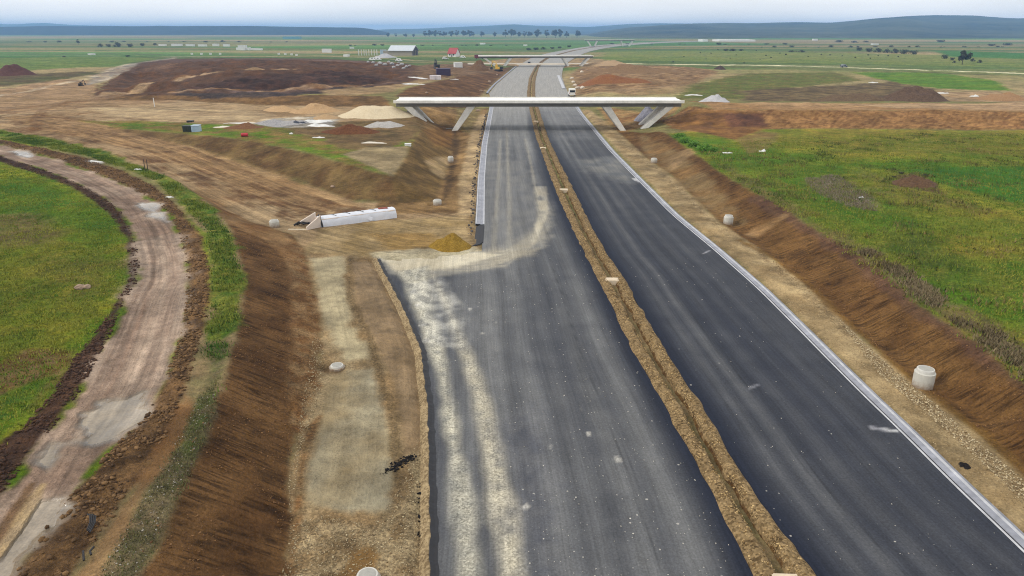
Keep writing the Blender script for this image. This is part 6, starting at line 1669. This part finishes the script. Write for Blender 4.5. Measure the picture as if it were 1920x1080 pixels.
def excavator(label, loc, rz, mat, s_=1.0, group='excavators on the site'):
    t = thing('excavator', label, 'excavator', loc, rz, group)
    for sy in (-1, 1):
        MB().prism([(sy * 1.25 - .3, .05), (sy * 1.25 + .3, .05), (sy * 1.25 + .3, .85), (sy * 1.25 - .3, .85)], -1.9, 1.9).build('track', M_DKM, t, bevel=.2)
    MB().box(-2.0, 1.3, -1.3, 1.3, 1.0, 2.1).build('house_body', mat, t, bevel=.12)
    cb = MB().box(.2, 1.5, .2, 1.25, 2.1, 3.2).build('cab', mat, t, bevel=.1)
    MB().box(1.42, 1.53, .32, 1.13, 2.3, 3.1).build('cab_window', M_GLS, cb)
    MB().box(-2.3, -1.6, -1.25, 1.25, 1.1, 2.3).build('counterweight', M_DKM, t, bevel=.1)
    MB().tube([(1.0, -.3, 1.8), (2.4, -.3, 4.3), (4.4, -.3, 4.9)], .32, 8, .22).build('boom', mat, t)
    am = MB().tube([(4.3, -.3, 5.1), (5.3, -.3, 3.2), (5.6, -.3, 2.0)], .24, 8, .16).build('arm', mat, t)
    MB().hexa([(5.0, -.9, .9), (5.9, -.9, .7), (5.9, .3, .7), (5.0, .3, .9), (5.3, -.9, 2.0), (6.1, -.9, 1.7), (6.1, .3, 1.7), (5.3, .3, 2.0)]).build('bucket', M_DKM, am, bevel=.05)
    t.scale = (s_, s_, s_)
    return t


excavator('yellow excavator by the left legs of the second overpass', at(935, 133.5), 2.4, M_YEL, 1.1)
excavator('small dark excavator at the end of the curved brown rut', at(152, 161), 1.5, M_DKM, .42)
excavator('dark excavator behind the violet container', at(819, 129), 1.9, M_DKM, 1.0)

# ------------------------------------------------------------------ stakes, sheets, stones and litter
M_STK = plain('stake_wood', srgb(70, 56, 44), .9, .2, 3)
x, y, z = at(275, 322)
t = thing('timber_stakes', 'pair of dark timber stakes in the green weed strip', 'stakes', (x, y, z))
for dx in (-.22, .22):
    MB().tube([(dx, 0, -.3), (dx + .05, 0, 1.9)], .06, 6).build('stake', M_STK, t)
x, y, z = at(290, 200)
o = MB().tube([(0, 0, -.3), (0, 0, 2.2), (.02, 0, 2.3)], .12, 8).build('marker_post', M_WH); o.location = (x, y, z); tag(o, 'white marker post at the edge of the tan terrace', 'post')


def sheet(label, px, py, wpx, dep, hgt, mat, seed, rz=0.0, name='plastic_sheet', group=None, cat='sheet'):
    x, y, z = at(px, py); m = zc(y, z) / F_PX; w = wpx * m
    n = 14
    a = np.linspace(0, 2 * math.pi, 25)[None]; r = np.linspace(0, 1, 8)[:, None]
    rad = r * (1 + .55 * (fbm(np.cos(a) * 1.6 + seed * 3, np.sin(a) * 1.6 + 0 * r, 1, 2, seed) - .5) * 2)
    lx = np.cos(a) * rad * w / 2; ly = np.sin(a) * rad * dep / 2
    lx[:, -1] = lx[:, 0]; ly[:, -1] = ly[:, 0]
    lx, ly = lx * math.cos(rz) - ly * math.sin(rz), lx * math.sin(rz) + ly * math.cos(rz)
    nn = fbm(lx + seed * 11, ly, max(w, dep) * .2, 3, seed)
    lz = ghk(x + lx, y + ly) - z + .04 + hgt * np.clip(nn - .25, 0, 1) * 1.6 * (1 - .9 * r ** 3) - .05 * (r > .99)
    o = grid_mesh(name, lx, ly, lz, mat, None, False); o.location = (x, y, z)
    return tag(o, label, cat, group)


M_SHT = plain('white_plastic_film', srgb(208, 208, 204), .6, .16, 1)
M_SHG = plain('pale_dry_lime', srgb(206, 198, 182), .9, .08, .6)
sheet('crumpled white plastic sheet spread beside the grey rubble', 588, 228, 70, 4.0, .5, M_SHT, 1)
sheet('bright white plastic sheet at the edge toward the dark rust-brown heap', 606, 236, 46, 2.4, .6, M_SHT, 2)
sheet('dark tarpaulin lying in the middle of the white sheets', 556, 231, 34, 1.6, .7, plain('dark_tarp', srgb(40, 46, 58), .5, .3, 1), 3)
sheet('white chalky strip along the terrace edge', 452, 231, 50, 1.2, .12, M_SHT, 4, name='lime_strip')
sheet('oval pale slab of lime on the grass', 418, 238, 36, 2.0, .2, M_SHG, 5, name='lime_patch')
sheet('thin white film left of the excavated corner', 598, 258, 24, 1.0, .2, M_SHT, 6)
sheet('long pale lime streak above the grey panel of the plateau corner', 700, 268, 46, 1.4, .2, M_SHG, 7, name='lime_patch')
sheet('white litter on the grass beside the rust-brown heap foot', 546, 251, 7, .8, .3, M_SHT, 8, name='litter')
sheet('white film in the grass right of the bright green shrubs', 1430, 284, 14, 1.0, .5, M_SHT, 9)
sheet('long white film at the foot of the bright green shrubs', 1364, 287, 18, .8, .3, M_SHT, 10)
sheet('white scrap in the silvery weed patch', 1614, 371, 10, .5, .3, M_SHT, 11, name='litter')
sheet('white scrap on the clods beside the upper mud track', 258, 318, 16, .5, .2, M_SHT, 12, name='litter')
sheet('white film caught in the clods of the upper mud track', 180, 303, 22, .8, .25, M_SHT, 13)
sheet('pale scrap on the inner clods by the bright puddle', 318, 370, 14, .4, .2, M_SHT, 14, name='litter')
sheet('white sheet pieces at the right end of the near overpass', 1298, 178, 34, 3.0, .3, M_SHT, 15)
sheet('long white strip left of the pale blocks', 787, 147, 40, 2.5, .4, M_SHT, 16)
sheet('broken white strip in front of the long white strip', 776, 158, 44, 3.0, .5, M_SHT, 17)
sheet('white strip along the dirt road beside the brown cutting', 853, 149, 18, 2.0, .3, M_SHT, 18)
sheet('white patch on the bare soil right of the tall stockpile', 1768, 175, 20, 3, .4, M_SHT, 19)
sheet('white stone scraps on the bare soil beside the rounded mound', 1828, 181, 18, 2, .8, M_SHT, 20)
sheet('white patch in the dry field above the tall stockpile', 1636, 155, 16, 4, .4, M_SHT, 21)
box_thing('concrete_slab', 'small white slab at the top of the excavated corner', 'slab', 765, 273, 11, 3, .8, M_WH, 0, None, 1)


def rock(label, px, py, r_, mat, seed, group=None, name='boulder', cat='rock'):
    x, y, z = at(px, py)
    bm = bmesh.new(); bmesh.ops.create_icosphere(bm, subdivisions=3, radius=1)
    rr = np.array([v.co[:] for v in bm.verts])
    k = 1 + .7 * (fbm(rr[:, 0] * 1.2 + seed * 5, rr[:, 1] * 1.2 + rr[:, 2], 1.0, 3, seed) - .5)
    for v, q in zip(bm.verts, k): v.co = Vector((v.co.x * q * r_ * 1.2, v.co.y * q * r_, v.co.z * q * r_ * .75))
    me = bpy.data.meshes.new(name); bm.to_mesh(me); bm.free(); me.materials.append(mat)
    o = bpy.data.objects.new(name, me); COL.objects.link(o); o.location = (x, y, z + r_ * .3); o.rotation_euler = (0, 0, seed)
    return tag(o, label, cat, group)


M_RK = plain('field_stone', srgb(150, 128, 108), .9, .25, 3, bump=.4)
M_RKW = plain('pale_boulder', srgb(196, 184, 166), .9, .2, 1, bump=.3)
rock('brown field stone in the grass, the larger of the pair', 151, 541, .34, M_RK, 1, 'field stones in the grass')
rock('brown field stone in the grass, the smaller of the pair', 164, 540, .28, M_RK, 2, 'field stones in the grass')
for i, (px, py, r_) in enumerate([(1072, 148, .9), (1075, 155, .9), (1078, 161, .8), (1083, 166, .9), (1092, 166, 1.0), (1091, 136, .9)]):
    rock('pale boulder in the line along the road bed behind the near overpass', px, py, r_, M_RKW, 10 + i, 'pale boulders behind the overpass')
for i, (px, py, r_) in enumerate([(800, 175, .5), (902, 171, .5), (918, 154, .7), (932, 141, .6), (624, 351, .25), (896, 208, .5)]):
    rock(['brown stone on the cutting rim', 'pale stone at the cutting foot behind the near overpass', 'dark stone along the left kerb behind the overpass', 'pale stone near the yellow excavator', 'dark stone on the lower haul road', 'dark boulder beside the inner left bridge leg'][i], px, py, r_, M_RK, 30 + i)
for i, (px, py, r_) in enumerate([(712, 120, 1.6), (722, 122, 1.4), (735, 121, 1.6), (745, 124, 1.3), (753, 122, 1.5), (762, 126, 1.2), (700, 118, 1.5), (690, 117, 1.3), (738, 127, 1.2), (729, 117, 1.4), (748, 118, 1.2), (757, 129, 1.1), (768, 124, 1.0), (706, 123, 1.1)]):
    rock('broken pale concrete lump in the debris field below the barn', px, py, r_ * .75, plain('rubble_pale', srgb(158, 156, 154), .9, .25, .6), 50 + i, 'concrete lumps below the barn', 'concrete_lump', 'rubble')
# offcuts of black cable
x, y, z = at(165, 1000)
t = thing('cable_bundle', 'bundle of black pipe offcuts lying on the clods beside the muddy track', 'cable', (x, y, z + .30), 0)
for k in range(4):
    o_ = k * .07
    MB().tube([(-.35 + o_, .75, .12), (-.12 + o_, .55 + o_ * .2, .16), (.06 + o_, .2, .1), (.12 + o_, -.18 - .05 * k, .02)], .035, 7).build('pipe', M_BLACK, t)
x, y, z = at(165, 1050)
t = thing('cable_bundle', 'short black pipe offcuts lying below the longer bundle', 'cable', (x, y, z + .24), 0)
MB().tube([(-.25, .2, .05), (-.1, -.05, .06), (.05, -.3, .0)], .045, 7).build('pipe', M_BLACK, t)
MB().tube([(.05, .45, .05), (.06, .15, .08), (.18, 0, .02)], .045, 7).build('pipe', M_BLACK, t)

# ------------------------------------------------------------------ hazy air
hb = MB().box(-18500, 18500, -400, 15000, -14, 114)
hm = bpy.data.materials.new('hazy_air'); hm.use_nodes = True
hn, hl = hm.node_tree.nodes, hm.node_tree.links
hn.clear()
ho = hn.new('ShaderNodeOutputMaterial'); hv = hn.new('ShaderNodeVolumePrincipled')
hv.inputs['Color'].default_value = (.31, .58, 1.0, 1)
hv.inputs['Density'].default_value = 1.5e-4
hv.inputs['Anisotropy'].default_value = 0.0
hl.new(hv.outputs[0], ho.inputs['Volume'])
haze = hb.build('haze', hm); tag(haze, 'thin blue haze over the whole plain', 'haze', kind='stuff')
